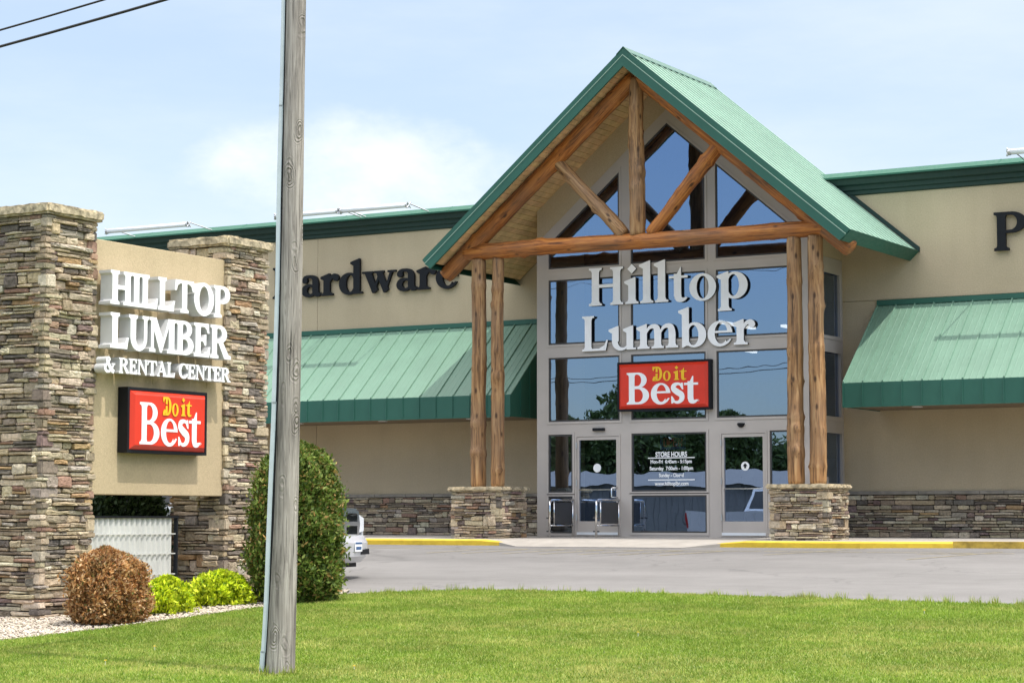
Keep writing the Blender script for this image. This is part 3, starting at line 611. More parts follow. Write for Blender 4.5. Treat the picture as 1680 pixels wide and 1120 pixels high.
tag(mb.build('yellow_kerb', M['yellow_paint']), kind='structure')
mb = MB(); mb.box(-12.95, 30, 38.3, 38.6, -.25, -.028); tag(mb.build('yellow_kerb', M['worn_yellow']), kind='structure')
mb = MB(); mb.box(-60, -27.5, 38.6, 38.9, -.25, -.028); tag(mb.build('yellow_kerb', M['worn_yellow']), kind='structure')
# faded painted lines on the lot
mb = MB(); rng = random.Random(3)
def line(x0, y0, x1, y1, w=.055):
    d = Vector((x1 - x0, y1 - y0)); n = Vector((-d.y, d.x)).normalized() * w / 2; k = max(1, int(d.length / .5))
    for i in range(k):
        a = Vector((x0, y0)) + d * (i / k); b = Vector((x0, y0)) + d * ((i + rng.uniform(.85, 1.0)) / k)
        mb.face([(q.x, q.y, gz(q.y) - .006) for q in (a - n, b - n, b + n, a + n)])
line(-27, 36.6, -12, 36.6)
for i in range(7): line(-21.9 + i * .85, 36.6, -22.6 + i * .85, 35.2, .07)
line(-14.4, 37.6, -15.6, 35.6); line(-11.6, 37.0, -12.6, 34.8); line(-12.9, 36.2, -11.2, 36.6)
tag(mb.build('painted_lines', simple('faded yellow paint', (.30, .255, .15), .85, var=.3, scale=8)), kind='structure')

# ------------------------------------------------------------------ the shop
YW, YG, CX = 42.5, 40.6, -19.93
VX0, VX1 = -23.13, -16.72
shop = thing('store_building', (CX, YG, 0), 'tan stucco hardware store with green metal roofs and a log framed gable entrance', 'building')
def part(mb, name, mats, parent=None, smooth=False): return mb.build(name, mats, parent or shop, smooth)
# wing walls
mb = MB()
for x0, x1 in ((-46, -30.425), (-30.415, VX0 + .03)): mb.box(x0, x1, YW, YW + .2, 0, 7.3)
mb.box(-46, VX0, YW + .03, YW + .3, 0, 7.5); part(mb, 'wing_wall', M['stucco'])
mb = MB()
for z0, z1 in ((0, 4.975), (4.985, 7.3)): mb.box(VX1 - .03, -4, YW, YW + .2, z0, z1)
mb.box(VX1, -4, YW + .03, YW + .3, 0, 7.5); part(mb, 'wing_wall', M['stucco'])
# stone wainscot
for x0, x1, sd_ in ((-31.0, VX0 - .02, 5), (VX1 + .02, -7.0, 6)):
    mb = MB(); stone_wall(mb, (x0, YW - .03, 0), (1, 0, 0), (0, -1, 0), x1 - x0, .88, sd_, .04); mb.box(x0, x1, YW - .035, YW - .004, 0, .9, (.06, .05, .04)); w = part(mb, 'stone_wainscot', M['stone'])
    mb = MB(); rng = random.Random(sd_); x = x0
    while x < x1:
        l = min(rng.uniform(.5, .9), x1 - x); mb.box(x + .004, x + l - .004, YW - .10, YW - .003, .89, .96, bev=.008); x += l
    part(mb, 'wainscot_cap', simple('grey ledge stone', (.25, .225, .19), .9, var=.2, bmp=.4, bscale=30), w)
# cornices
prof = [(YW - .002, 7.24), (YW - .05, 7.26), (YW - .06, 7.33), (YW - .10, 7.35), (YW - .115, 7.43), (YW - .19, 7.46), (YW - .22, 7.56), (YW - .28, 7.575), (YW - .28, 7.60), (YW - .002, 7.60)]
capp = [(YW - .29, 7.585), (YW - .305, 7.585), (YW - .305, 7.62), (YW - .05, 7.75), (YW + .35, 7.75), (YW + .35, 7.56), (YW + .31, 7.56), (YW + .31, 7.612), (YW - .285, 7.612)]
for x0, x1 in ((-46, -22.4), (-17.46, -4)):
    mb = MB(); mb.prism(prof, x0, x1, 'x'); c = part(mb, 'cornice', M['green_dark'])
    mb = MB(); mb.prism(capp, x0, x1, 'x')
    x = x0 + 1.2
    while x < x1: mb.prism([(YW - .309, 7.58), (YW - .309, 7.622), (YW - .05, 7.755), (YW - .05, 7.74), (YW - .300, 7.58)], x, x + .03, 'x'); x += 3.05
    part(mb, 'cap_flashing', M['green_cap'], c)
# awnings
AY, AZ0, AZ1 = 40.46, 4.88, 3.12
def awning(x0, x1, seam):
    mb = MB(); mb.prism([(YW - .002, AZ0), (AY, AZ1), (AY, AZ1 - .02), (YW - .002, AZ0 - .03)], x0, x1, 'x')
    sl = (AZ0 - AZ1) / (YW - AY); x = x0 + .01
    while x < x1:
        w = .022; mb.mesh([(x - w, YW - .01, AZ0 - .01), (x - w * .5, YW - .01, AZ0 + .035), (x + w * .5, YW - .01, AZ0 + .035), (x + w, YW - .01, AZ0 - .01), (x - w, AY, AZ1 - .005), (x - w * .5, AY - .005, AZ1 + .035), (x + w * .5, AY - .005, AZ1 + .035), (x + w, AY, AZ1 - .005)], [(0, 1, 5, 4), (1, 2, 6, 5), (2, 3, 7, 6), (4, 5, 6, 7)])
        x += seam
        for k in (1, 2): 
            xm = x - seam + seam * k / 3
            if xm < x1: mb.mesh([(xm - .018, YW - .01, AZ0 - .004), (xm, YW - .01, AZ0 + .002), (xm + .018, YW - .01, AZ0 - .004), (xm - .018, AY, AZ1 + .002), (xm, AY, AZ1 + .006), (xm + .018, AY, AZ1 + .002)], [(0, 1, 4, 3), (1, 2, 5, 4)])
    a = part(mb, 'awning', M['awning_less_lit'])
    mb = MB(); mb.box(x0, x1, YW - .06, YW - .003, AZ0 - .02, AZ0 + .09); part(mb, 'head_flashing', M['green'], a)
    mb = MB(); mb.box(x0 + .0, x1 - .0, AY - .02, AY + .02, 2.63, AZ1 - .004); x = x0 + .01
    while x < x1: mb.box(x - .012, x + .012, AY - .036, AY - .018, 2.632, AZ1 - .006); x += seam
    mb.box(x0, x1, AY - .03, AY - .021, 2.62, 2.66)
    for xe in (x0, x1):
        s = 1 if xe == x1 else -1; xa, xb = sorted((xe + s * .002, xe - s * .03))
        mb.prism([(AY + .021, 2.63), (AY + .021, AZ1), (YW - .01, AZ0 - .05), (YW - .01, 2.63)], xa, xb, 'x')
        for k in range(1, 5):
            yy = AY + k * .42; xa, xb = sorted((xe + s * .0021, xe + s * .018)); mb.box(xa, xb, yy - .012, yy + .012, 2.635, AZ1 - .05 + (yy - AY) * sl)
    part(mb, 'awning_fascia', M['green'], a)
    mb = MB(); mb.box(x0 + .03, x1 - .03, AY + .021, YW - .011, 2.645, 2.665); part(mb, 'awning_soffit', M['soffit_paint'], a)
    for i in range(int((x1 - x0) / 2.4)):
        mb = MB(); mb.prism(ell(x0 + 1.3 + i * 2.4, 41.2, .11, .11, 16), 2.63, 2.6445, 'z'); part(mb, 'recessed_light', M['tube'], a)
awning(-45.7, -23.72, .445); awning(-15.93, -4.2, .415)
# gable roof
ZR, HW, EZ = 10.06, 4.89, 5.97; SL = (ZR - EZ) / HW; YV, YB = 38.62, 42.85
def zt(dx): return ZR - SL * abs(dx)
mb = MB()
for s in (-1, 1):
    q = [(CX, ZR), (CX + s * HW, EZ), (CX + s * HW, EZ - .02), (CX, ZR - .02)]; mb.prism(q, YV, YB, 'y')
    y = YV + .02; nx, nz = s * SL / math.hypot(1, SL), 1 / math.hypot(1, SL)
    while y < YB:
        P0 = Vector((CX + s * .06, 0, zt(.06))); P1 = Vector((CX + s * (HW + .01), 0, zt(HW + .01))); nn = Vector((nx, 0, nz)); v = []
        for P in (P0, P1):
            for dy, hh in ((-.017, -.003), (-.015, .026), (.015, .026), (.017, -.003)): v.append(P + nn * hh + Vector((0, y + dy, 0)))
        mb.mesh(v, [(0, 1, 5, 4), (1, 2, 6, 5), (2, 3, 7, 6), (4, 5, 6, 7), (0, 3, 2, 1)]); y += .28
roof = part(mb, 'gable_roof', M['green_sunlit'])
mb = MB()
for s in (-1, 1):
    a, b = .0, HW + .03
    def band(o0, o1, cut0, cut1, y0, y1):
        mb.prism([(CX + s * a, zt(a) + o0), (CX + s * (b - cut0), zt(b - cut0) + o0), (CX + s * (b - cut1), zt(b - cut1) + o1), (CX + s * a, zt(a) + o1)], y0, y1, 'y')
    band(.036, -.125, .0, .085, YV - .022, YV - .001); band(-.127, -.355, .075, .215, YV - .048, YV - .001)
    mb.prism([(CX + s * b, zt(b) + .034), (CX + s * (b + .02), zt(b) + .025), (CX + s * (b - .185), zt(b - .205) - .345), (CX + s * (b - .205), zt(b - .205) - .345)], YV + .002, YB, 'y')
    mb.prism([(CX + s * .0, zt(0) + .06), (CX + s * .16, zt(.16) + .045), (CX + s * .16, zt(.16) + .03), (CX, ZR + .045)], YV - .035, YB, 'y')
part(mb, 'verge_fascia', M['green'], roof)
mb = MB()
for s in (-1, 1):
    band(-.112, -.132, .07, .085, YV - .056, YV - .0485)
part(mb, 'drip_edge_highlight', M['green_sunlit'], roof)  # pale colour paints in the sunlit highlight along the drip edge
for s in (-1, 1):
    mb = MB(); mb.prism([(CX + s * 3.42, zt(3.42) + .13), (CX + s * 4.95, zt(4.95) + .13), (CX + s * 4.95, zt(4.95) + .02), (CX + s * 3.42, zt(3.42) + .02)], YW - .03, YW - .003, 'y')
    part(mb, 'wall_shadow_strip', M['green_dark'], roof)  # dark strip standing in for the shadow gap where roof meets wall
mb = MB(); rng = random.Random(8); n = 44; lg = (HW - .20)
for s in (-1, 1):
    for i in range(n):
        a, b = .02 + lg * i / n + .005, .02 + lg * (i + 1) / n - .005; k = rng.uniform(.92, 1.08); col = (.66 * k, .46 * k * rng.uniform(.95, 1.05), .24 * k)
        ycut = rng.uniform(39.4, 41.6)
        for y0, y1 in ((YV + .003, ycut - .002), (ycut + .002, YB - .4)):
            k2 = rng.uniform(.94, 1.05); mb.prism([(CX + s * a, zt(a) - .205), (CX + s * b, zt(b) - .205), (CX + s * b, zt(b) - .225), (CX + s * a, zt(a) - .225)], y0, y1, 'y', tuple(c * k2 for c in col))
part(mb, 'soffit', M['soffit'], roof)
mb = MB()
for s in (-1, 1): mb.prism([(CX, ZR - .021), (CX + s * (HW - .1), zt(HW - .1) - .021), (CX + s * (HW - .22), zt(HW - .22) - .2), (CX, ZR - .2)], YV + .01, YB - .01, 'y')
part(mb, 'roof_deck', M['interior_dark'], roof)
# entrance wall: stucco gable strip, grey panelled frame with openings
cols = [(-22.83, -21.08), (-20.80, -19.04), (-18.79, -17.03)]
wins = []
def gabz(dx, off): return 9.14 + off - .842 * abs(dx)
def gt(x, off): return 9.14 + off - .842 * abs(x - CX)
ins_o = -.30
wins.append([(cols[0][0], 5.85), (cols[0][1], 5.85), (cols[0][1], gt(cols[0][1], ins_o)), (cols[0][0], gt(cols[0][0], ins_o))])
wins.append([(cols[1][0], 5.85), (cols[1][1], 5.85), (cols[1][1], gt(cols[1][1], ins_o)), (CX, 9.14 + ins_o), (cols[1][0], gt(cols[1][0], ins_o))])
wins.append([(cols[2][0], 5.85), (cols[2][1], 5.85), (cols[2][1], gt(cols[2][1], ins_o)), (cols[2][0], gt(cols[2][0], ins_o))])
for z0, z1 in ((4.18, 5.60), (2.49, 3.89)):
    for a, b in cols: wins.append(rect(a, z0, b, z1))
# ground floor
side_l = [rect(-22.84, .95, -22.24, 2.21), rect(-22.84, .07, -22.24, .87)]
ctr = [rect(-20.80, .96, -19.04, 2.20), rect(-20.80, .09, -19.04, .88)]
side_r = [rect(-17.60, .96, -17.0, 2.20), rect(-17.60, .09, -17.0, .88)]
door_l = rect(-22.17, .02, -21.07, 2.19); door_r = rect(-18.73, .02, -17.66, 2.19)
outer = [(VX0, 0), (VX1, 0), (VX1, gt(VX1, 0)), (CX, 9.14), (VX0, gt(VX0, 0))]
U, V, N = (1, 0, 0), (0, 0, 1), (0, -1, 0)
mb = MB(); plate(mb, [(1, outer)] + [(-1, w) for w in wins + side_l + ctr + side_r + [door_l, door_r]], (0, YG, 0), U, V, N, -.14, 0)
for z in (2.36, 4.03, 5.725):      # panel joints
    pass
part(mb, 'entrance_frame', M['frame'])
gp = [(VX0, 5.9), (VX1, 5.9), (VX1, zt(VX1 - CX) - .226), (CX, ZR - .226), (VX0, zt(VX0 - CX) - .226)]
mb = MB(); plate(mb, [(1, gp), (-1, [(VX0 + .001, 5.0), (VX1 - .001, 5.0), (VX1 - .001, gt(VX1, -.01)), (CX, 9.13), (VX0 + .001, gt(VX0, -.01))])], (0, YG, 0), U, V, N, -.14, -.012)
part(mb, 'gable_wall', M['stucco'])
def window(poly, name='window'):
    mb = MB(); plate(mb, [(1, inset_poly(poly, -.05)), (-1, inset_poly(poly, -.002))], (0, YG, 0), U, V, N, .001, .016)
    plate(mb, [(1, inset_poly(poly, .001)), (-1, inset_poly(poly, .034))], (0, YG, 0), U, V, N, -.06, .0005, 1, 1)
    w = part(mb, name, [M['frame'], M['gasket']])
    mb = MB(); mb.face([(x, YG + .016, z) for x, z in inset_poly(poly, .012)]); mb.build('pane', M['glass'], w); return w
for w in wins: window(w)
for pr in (side_l, side_r):
    for w in pr: window(w)
wc = [window(w) for w in ctr]
def door(poly, hx, decal):
    x0, x1 = poly[0][0], poly[1][0]; z0, z1 = poly[0][1], poly[2][1]
    hole = rect(x0 + .09, .33, x1 - .10, z1 - .11)
    mb = MB(); plate(mb, [(1, poly), (-1, inset_poly(poly, .035))], (0, YG, 0), U, V, N, -.05, .018)
    plate(mb, [(1, inset_poly(poly, .042)), (-1, hole)], (0, YG, 0), U, V, N, -.05, .006)
    d = part(mb, 'door', M['frame'])
    mb = MB(); mb.box(x0 + .04, x1 - .04, YG - .03, YG - .0065, z0 + .02, z0 + .075); mb.build('bottom_sweep', M['tube'], d)
    mb = MB(); mb.face([(x, YG + .03, z) for x, z in hole]); mb.build('pane', M['glass'], d)
    mb = MB(); mb.box(x0 + .09, x1 - .1, YG - .02, YG - .0065, .995, 1.02); mb.build('push_bar', M['chrome'], d)
    if hx is not None:
        mb = MB(); mb.tube([(hx + .1, YG - .01, 1.05), (hx, YG - .08, 1.05), (hx - .01, YG - .085, 1.03), (hx - .01, YG - .085, .86), (hx, YG - .08, .84), (hx + .1, YG - .01, .84)], .016, 8); mb.build('handle', M['chrome'], d, smooth=True)
    for hz_ in (.35, 1.1, 1.9):
        mb = MB(); mb.tube([(x0 + .036, YG - .03, hz_), (x0 + .036, YG - .03, hz_ + .13)], .014, 8); mb.build('hinge', M['steel'], d)
    cx, cz = decal[0], 1.475; mb = MB(); plate(mb, [(1, ell(cx, cz, .093, .093, 32))], (0, YG, 0), U, V, N, -.022, -.02)
    mb.build('round_sticker', M['white_let'], d)
    if decal[1]:
        mb = MB(); plate(mb, [(1, [(cx - .055, cz + .0), (cx, cz + .062), (cx + .055, cz + .0), (cx + .022, cz + .0), (cx + .022, cz - .045), (cx - .022, cz - .045), (cx - .022, cz)]), ], (0, YG, 0), U, V, N, -.0195, -.018); mb.build('arrow_mark', M['black'], d)
    return d
door(door_l, -21.24, (-21.65, False)); door(door_r, None, (-18.17, True))
# lettering on the centre pane
mb = MB(); zz = YG + .012; O = (0, zz, 0)
font_plate(mb, 'STORE HOURS', -20.24, -19.50, 1.69, 1.80, O, U, V, N, .0)
font_plate(mb, 'Mon-Fri  6:45am - 5:15pm', -20.36, -19.39, 1.53, 1.635, O, U, V, N, .0)
font_plate(mb, 'Saturday  7:00am - 1:00pm', -20.38, -19.36, 1.385, 1.49, O, U, V, N, .0)
font_plate(mb, 'Sunday - Closed', -20.16, -19.58, 1.24, 1.345, O, U, V, N, .0)
font_plate(mb, 'www.hilltoplbr.com', -20.26, -19.47, 1.06, 1.17, O, U, V, N, .0)
for z in (1.66, 1.195): mb.face([(-20.42, zz, z), (-19.32, zz, z), (-19.32, zz, z + .02), (-20.42, zz, z + .02)])
mb.build('hours_lettering', M['white_let'], wc[0])
# vestibule side (right) with glazed openings, left side plain
mb = MB(); sw = [rect(40.78, 2.49, 42.36, 3.89), rect(40.78, 4.18, 42.36, 5.56), rect(40.9, .05, 42.4, 2.2)]
plate(mb, [(1, rect(YG + .001, 0, YW, 5.86))] + [(-1, w) for w in sw], (VX1, 0, 0), (0, 1, 0), (0, 0, 1), (1, 0, 0), -.14, 0)
part(mb, 'side_frame', M['frame'])
for w in sw:
    mb = MB(); plate(mb, [(1, inset_poly(w, -.045)), (-1, inset_poly(w, .03))], (VX1, 0, 0), (0, 1, 0), (0, 0, 1), (1, 0, 0), .001, .016)
    o = part(mb, 'side_window', M['frame']); mb = MB(); mb.face([(VX1 - .05, y, z) for y, z in inset_poly(w, .01)]); mb.build('pane', M['glass'], o)
mb = MB(); mb.box(VX1 - .02, VX1 + .0, 40.9 + .55, 40.9 + .6, .06, 2.19); mb.box(VX1 - .02, VX1 + .03, 41.5, 41.53, .95, 1.25); part(mb, 'side_door_stile', M['frame'])
mb = MB(); mb.box(VX1 - .13, VX1, YG + .15, YW, 5.865, zt(VX1 - CX) - .24); part(mb, 'side_wall', M['stucco']); mb = MB(); mb.box(VX0, VX0 + .13, YG + .15, YW, .0, zt(VX0 - CX) - .24); part(mb, 'side_wall', M['stucco'])
# interior
mb = MB(); mb.box(-44, -5, 43.0, 75, -.05, .004); mb.box(VX0 + .14, VX1 - .15, YG + .15, 43.0, -.05, .003); part(mb, 'shop_floor', M['interior'])
mb = MB(); mb.box(-44, -5, 75, 75.2, 0, 7.4); mb.box(-44.2, -44, 43, 75, 0, 7.4); mb.box(-5, -4.8, 43, 75, 0, 7.4); part(mb, 'shop_back_wall', M['interior'])
mb = MB(); mb.box(-44, -5, 42.9, 75, 5.6, 5.7); mb.box(-44.2, -4.8, 42.86, 75.2, 7.3, 7.4); mb.prism([(VX0 + .14, 5.72), (VX1 - .15, 5.72), (VX1 - .15, zt(VX1 - .15 - CX) - .22), (CX, ZR - .22), (VX0 + .14, zt(VX0 + .14 - CX) - .22)], 42.75, 42.84, 'y'); part(mb, 'shop_ceiling', M['interior_dark'])
for x, y in ((-23.6, 52.2), (-22.6, 54.3), (-20.6, 57.2), (-19.6, 52.6), (-27.0, 60.0), (-22.2, 68.0), (-24.9, 64.5), (-28.6, 56.0)):
    mb = MB(); mb.box(x - .07, x + .07, y - 1.2, y + 1.2, 5.53, 5.595); part(mb, 'ceiling_lamp', M['lamp'])
rng = random.Random(4)
for i in range(5):
    x = -30 + i * 4.4; mb = MB(); mb.box(x, x + 1.0, 50, 62, .005, 1.9)
    for k in range(60):
        z = rng.choice((.2, .7, 1.2)); y = rng.uniform(50, 61.6); mb.box(x + 1.0, x + 1.06, y, y + .3, z, z + .35)
    part(mb, 'shelving', M['interior'])
# door sensors
mb = MB(); mb.box(-21.72, -21.44, YG - .07, YG - .001, 2.27, 2.335, bev=.012); part(mb, 'door_sensor', M['black'])
mb = MB(); bm = bmesh.new(); bmesh.ops.create_uvsphere(bm, u_segments=14, v_segments=8, radius=.085)
for v in bm.verts:
    v.co = Vector((-18.24 + v.co.x, YG - .02 + v.co.y * .7, 2.36 + (v.co.z if v.co.z < 0 else v.co.z * .15)))
mb.bm(bm); part(mb, 'door_sensor', M['black'])
# stone piers under the posts
for i, cx in enumerate((-23.53, -16.17)):
    mb = MB(); stone_pier(mb, cx - .57, cx + .57, 38.68, 39.72, -.04, .965, 40 + i * 7); p = part(mb, 'stone_pier', M['stone'])
    rough_cap(cx - .67, cx + .67, 38.57, 39.83, .968, 1.062, 3.1 + i, .008).build('pier_cap', M['cap'], p)
# logs
YT = 39.2; sd_ = 1
for x, r0, r1 in ((-23.78, .165, .155), (-23.30, .15, .125), (-16.43, .17, .145), (-15.97, .165, .15)):
    log('log_post', (x, YT, 1.06), (x - .0, YT, 5.98), r0, r1, 11 + sd_ * 3, M['post_log'], shop, knots=9); sd_ += 1
log('tie_beam', (-24.1, YT - .02, 6.14), (-15.72, YT - .02, 6.12), .175, .165, 31, M['orange_log'], shop, 9, .02)
for s in (-1, 1):
    d1 = 4.70; log('rafter_log', (CX + s * .05, YT, 9.565), (CX + s * d1, YT, 9.565 + .04 - SL * d1), .165, .18, 57 + s, M['orange_log'], shop, 8, .02)
log('king_post', (CX + .02, YT - .03, 6.24), (CX, YT - .03, 9.55), .17, .15, 61, M['post_log'], shop, 9, .03)
log('strut', (-20.22, YT, 6.26), (-21.92, YT, 8.05), .145, .13, 71, M['post_log'], shop, 5, .03)
log('strut', (-19.62, YT, 6.26), (-17.98, YT, 8.05), .14, .15, 75, M['orange_log'], shop, 6, .03)

# ------------------------------------------------------------------ lettering on the shop
for txt, x0, x1, base, size, lab in (('Hilltop', -21.80, -18.02, 4.98, .82, 'white raised serif letters spelling Hilltop across the entrance glass'), ('Lumber', -21.97, -17.88, 4.0, .76, 'white raised serif letters spelling Lumber just above the red sign')):
    t = thing('store_lettering', ((x0 + x1) / 2, YG - .1, base), lab, 'lettering', 'white words on the entrance')
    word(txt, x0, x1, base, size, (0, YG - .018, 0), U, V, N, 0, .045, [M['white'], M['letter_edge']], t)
t = thing('wall_lettering', (-29, YW - .05, 5.83), 'black raised serif letters spelling Hardware on the left stucco wall', 'lettering')
word('Hardware', -31.72, -26.30, 5.82, .76, (0, YW - .03, 0), U, V, N, 0, .07, [M['black'], M['black']], t, bold=.006)
t = thing('wall_lettering', (-13, YW - .05, 5.86), 'black raised capital letter P on the right stucco wall', 'lettering')
word('P', -13.36, -12.66, 5.86, .78, (0, YW - .03, 0), U, V, N, 0, .07, [M['black'], M['black']], t, bold=.006)
def red_box(loc, O, U, V, N, w, h, d, label):
    """shallow black case with a pan-formed red face and the two-colour lettering"""
    t = thing('illuminated_sign', loc, label, 'sign', 'red box signs'); O, U, V, N = map(Vector, (O, U, V, N))
    mb = MB(); plate(mb, [(1, rect(0, 0, w, h)), (-1, rect(.045, .045, w - .045, h - .045))], O, U, V, N, 0, d, 0, 0); plate(mb, [(1, rect(.045, .045, w - .045, h - .045))], O, U, V, N, 0, .02)
    mb.build('case', M['black'], t)
    a, b = .046, .11; mb = MB(); P = lambda x, y, z: O + U * x + V * y + N * z
    o4 = [(a, a), (w - a, a), (w - a, h - a), (a, h - a)]; i4 = [(b, b), (w - b, b), (w - b, h - b), (b, h - b)]
    for i in range(4): mb.face([P(*o4[i], d - .01), P(*o4[(i + 1) % 4], d - .01), P(*i4[(i + 1) % 4], d + .045), P(*i4[i], d + .045)])
    mb.face([P(*q, d + .045) for q in i4]); mb.build('sign_face', M['red'], t)
    f = d + .0465; s = h
    wl, yl = [M['white_let']] * 2, [M['yellow_let']] * 2
    word('B', w * .115, w * .375, h * .135, h * .64, O, U, V, N, f, f + .004, wl, t, bold=.002)
    word('est', w * .375, w * .875, h * .135, h * .60, O, U, V, N, f, f + .004, wl, t, bold=.004, gap=-.03)
    word('Ko', w * .395, w * .595, h * .595, h * .285, O, U, V, N, f + .0045, f + .009, yl, t, bold=.002)
    word('it', w * .625, w * .765, h * .60, h * .27, O, U, V, N, f + .0045, f + .009, yl, t, bold=.002)
    mb = MB(); plate(mb, [(1, ell(w * .885, h * .18, .018, .018, 14)), (-1, ell(w * .885, h * .18, .012, .012, 14))], O, U, V, N, f, f + .003); mb.build('trade_mark', M['white_let'], t)
    return t
red_box((-19.98, YG - .02, 2.67), (-21.06, YG - .018, 2.67), U, V, N, 2.19, 1.05, .14, 'red rectangular box sign with black case mounted on the glass entrance')
# neon sign inside the centre pane
t = thing('neon_sign', (-19.88, YG + .12, 1.85), 'small unlit neon OPEN sign hanging behind the centre window above store hours', 'sign')
mb = MB(); ys = YG + .12; bx = (-20.17, -19.59, 1.86, 2.15)
mb.box(bx[0] - .02, bx[1] + .02, ys + .03, ys + .05, bx[2] - .02, bx[3] + .02); mb.build('backing', M['black'], t)
mb = MB()
for k in (0, .03): mb.tube([(bx[0] + k, ys, bx[2] + k), (bx[1] - k, ys, bx[2] + k), (bx[1] - k, ys, bx[3] - k), (bx[0] + k, ys, bx[3] - k), (bx[0] + k, ys, bx[2] + k)], .008, 6)
mb.build('border_tube', M['neon_blue'], t)
mb = MB(); l0, dx, z0, z1 = -20.09, .115, 1.92, 2.09
def tb(pts, o): mb.tube([(l0 + o + x * .075, ys, z0 + z * (z1 - z0)) for x, z in pts], .009, 6)
tb([(0, .1), (0, .9), (.25, 1), (.75, 1), (1, .9), (1, .1), (.75, 0), (.25, 0), (0, .1)], 0); tb([(0, 0), (0, 1), (.8, 1), (1, .85), (1, .6), (.8, .45), (0, .45)], dx)
tb([(1, 0), (0, 0), (0, 1), (1, 1)], 2 * dx); tb([(0, .5), (.8, .5)], 2 * dx); tb([(0, 0), (0, 1), (1, 0), (1, 1)], 3 * dx); mb.build('letter_tube', M['neon'], t)
# chrome guard rails beside the left door
def rail(x, label):
    t = thing('guard_rail', (x, 40.0, 0), label, 'railing', 'guard rails at the left door'); y0, y1 = 39.5, YG - .05
    mb = MB(); mb.tube([(x, y0, -.025), (x, y0, .66), (x, y0 + .03, .74), (x, y0 + .1, .78), (x, y1, .78)], .026, 10); mb.tube([(x, y1 - .03, 0), (x, y1 - .03, .78)], .02, 8); mb.tube([(x, y0, .24), (x, y1, .24)], .018, 8); mb.tube([(x, y0 + .2, .24), (x, y0 + .2, .77)], .014, 8)
    mb.build('rail_tube', M['chrome'], t, smooth=True)
    mb = MB(); mb.box(x - .008, x + .008, y0 + .22, y1 - .06, .28, .73); mb.build('infill_panel', M['gasket'], t)
    mb = MB()
    for z in (.12, .40): mb.tube([(x - .07, y0, z), (x + .07, y0, z)], .016, 8)
    mb.build('collar', M['gasket'], t); return t
r0 = rail(-22.2, 'chrome guard rail on the hinge side of the left door'); copy_thing(r0, (1.12, 0, 0), 'chrome guard rail on the handle side of the left door')
# parapet lights
def lamp(x0, x1, arms, label):
    t = thing('parapet_light', ((x0 + x1) / 2, YW - .25, 7.68), label, 'light fixture', 'tube lights on the parapet'); y, z = 41.3, 7.68
    mb = MB(); mb.tube([(x0, y, z), (x1, y, z)], .06, 12); mb.build('tube_cover', M['tube'], t, smooth=True)
    for xe, s in ((x0, -1), (x1, 1)):
        mb = MB(); mb.tube([(xe - s * .02, y, z), (xe + s * .03, y, z)], .07, 12); mb.tube([(xe + s * .03, y - .05, z - .07), (xe + s * .07, y + .05, z + .07)], .018, 6); mb.tube([(xe + s * .03, y - .05, z + .07), (xe + s * .07, y + .05, z - .07)], .018, 6); mb.build('end_cap', M['steel'], t)
    for xa in arms:
        mb = MB(); mb.tube([(xa, y, z + .05), (xa, YW - .30, 7.64)], .014, 6); mb.build('arm', M['steel'], t)
lamp(-36.15, -33.55, (-36.0, -33.5), 'white tube light on the parapet left of the wood pole above the sign panel')
lamp(-30.80, -28.99, (-30.8, -28.94), 'white tube light on the parapet partly hidden behind the wooden pole')
lamp(-28.87, -27.02, (-28.8, -27.0), 'white tube light on the parapet between the wooden pole and the gable roof')
lamp(-12.66, -10.6, (-12.62, -10.65), 'white tube light on the parapet at the right edge of the photo')

# ------------------------------------------------------------------ monument sign
XS = -20.2
sign = thing('monument_sign', (XS - .5, 24.3, gz(24.3)), 'stone pillared roadside sign with a tan stucco panel between two piers', 'sign')
for y0, y1, sd_ in ((21.86, 22.84, 100), (25.86, 26.86, 120)):
    mb = MB(); stone_pier(mb, XS - 1.04, XS - .035, y0, y1, gz(y0) - .05, 4.58, sd_); p = mb.build('stone_pillar', M['stone'], sign)
    rough_cap(XS - 1.15, XS + .08, y0 - .1, y1 + .1, 4.585, 4.735, sd_ * .1, .016).build('pillar_cap', M['cap'], p)
mb = MB(); mb.box(XS - .42, XS - .05, 22.81, 25.885, .74, 4.36, bev=.012); mb.build('stucco_panel', M['sign_stucco'], sign)
US, VS, NS = (0, 1, 0), (0, 0, 1), (1, 0, 0)
for txt, y0, y1, base, size, d1, lab in (('HILLTOP', 22.89, 25.61, 3.43, .46, .19, 'thick white letters spelling HILLTOP along the top of the sign panel'), ('LUMBER', 22.90, 25.61, 2.81, .48, .19, 'thick white letters spelling LUMBER in the middle of the sign panel'), ('& RENTAL CENTER', 22.80, 25.66, 2.46, .21, .16, 'small white letters spelling & RENTAL CENTER above the red sign')):
    t = thing('sign_lettering', (XS + .1, (y0 + y1) / 2, base), lab, 'lettering', 'white words on the sign panel')
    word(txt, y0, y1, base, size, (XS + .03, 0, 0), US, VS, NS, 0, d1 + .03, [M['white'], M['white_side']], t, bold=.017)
    mb = MB(); y = y0 + .12
    while y < y1 - .05:
        for dz in (.1, .75): mb.tube([(XS - .06, y, base + size * dz), (XS + .06, y, base + size * dz)], .012, 6)
        mb.box(XS - .052, XS - .045, y - .008, y + .008, base - .1, base + size * .6); y += .42
    mb.build('mounting_rail', M['sign_stucco'], t)
red_box((XS, 24.45, 1.36), (XS - .04, 23.41, 1.34), US, VS, NS, 1.80, .94, .18, 'red rectangular box sign with black case on the tan roadside sign panel')
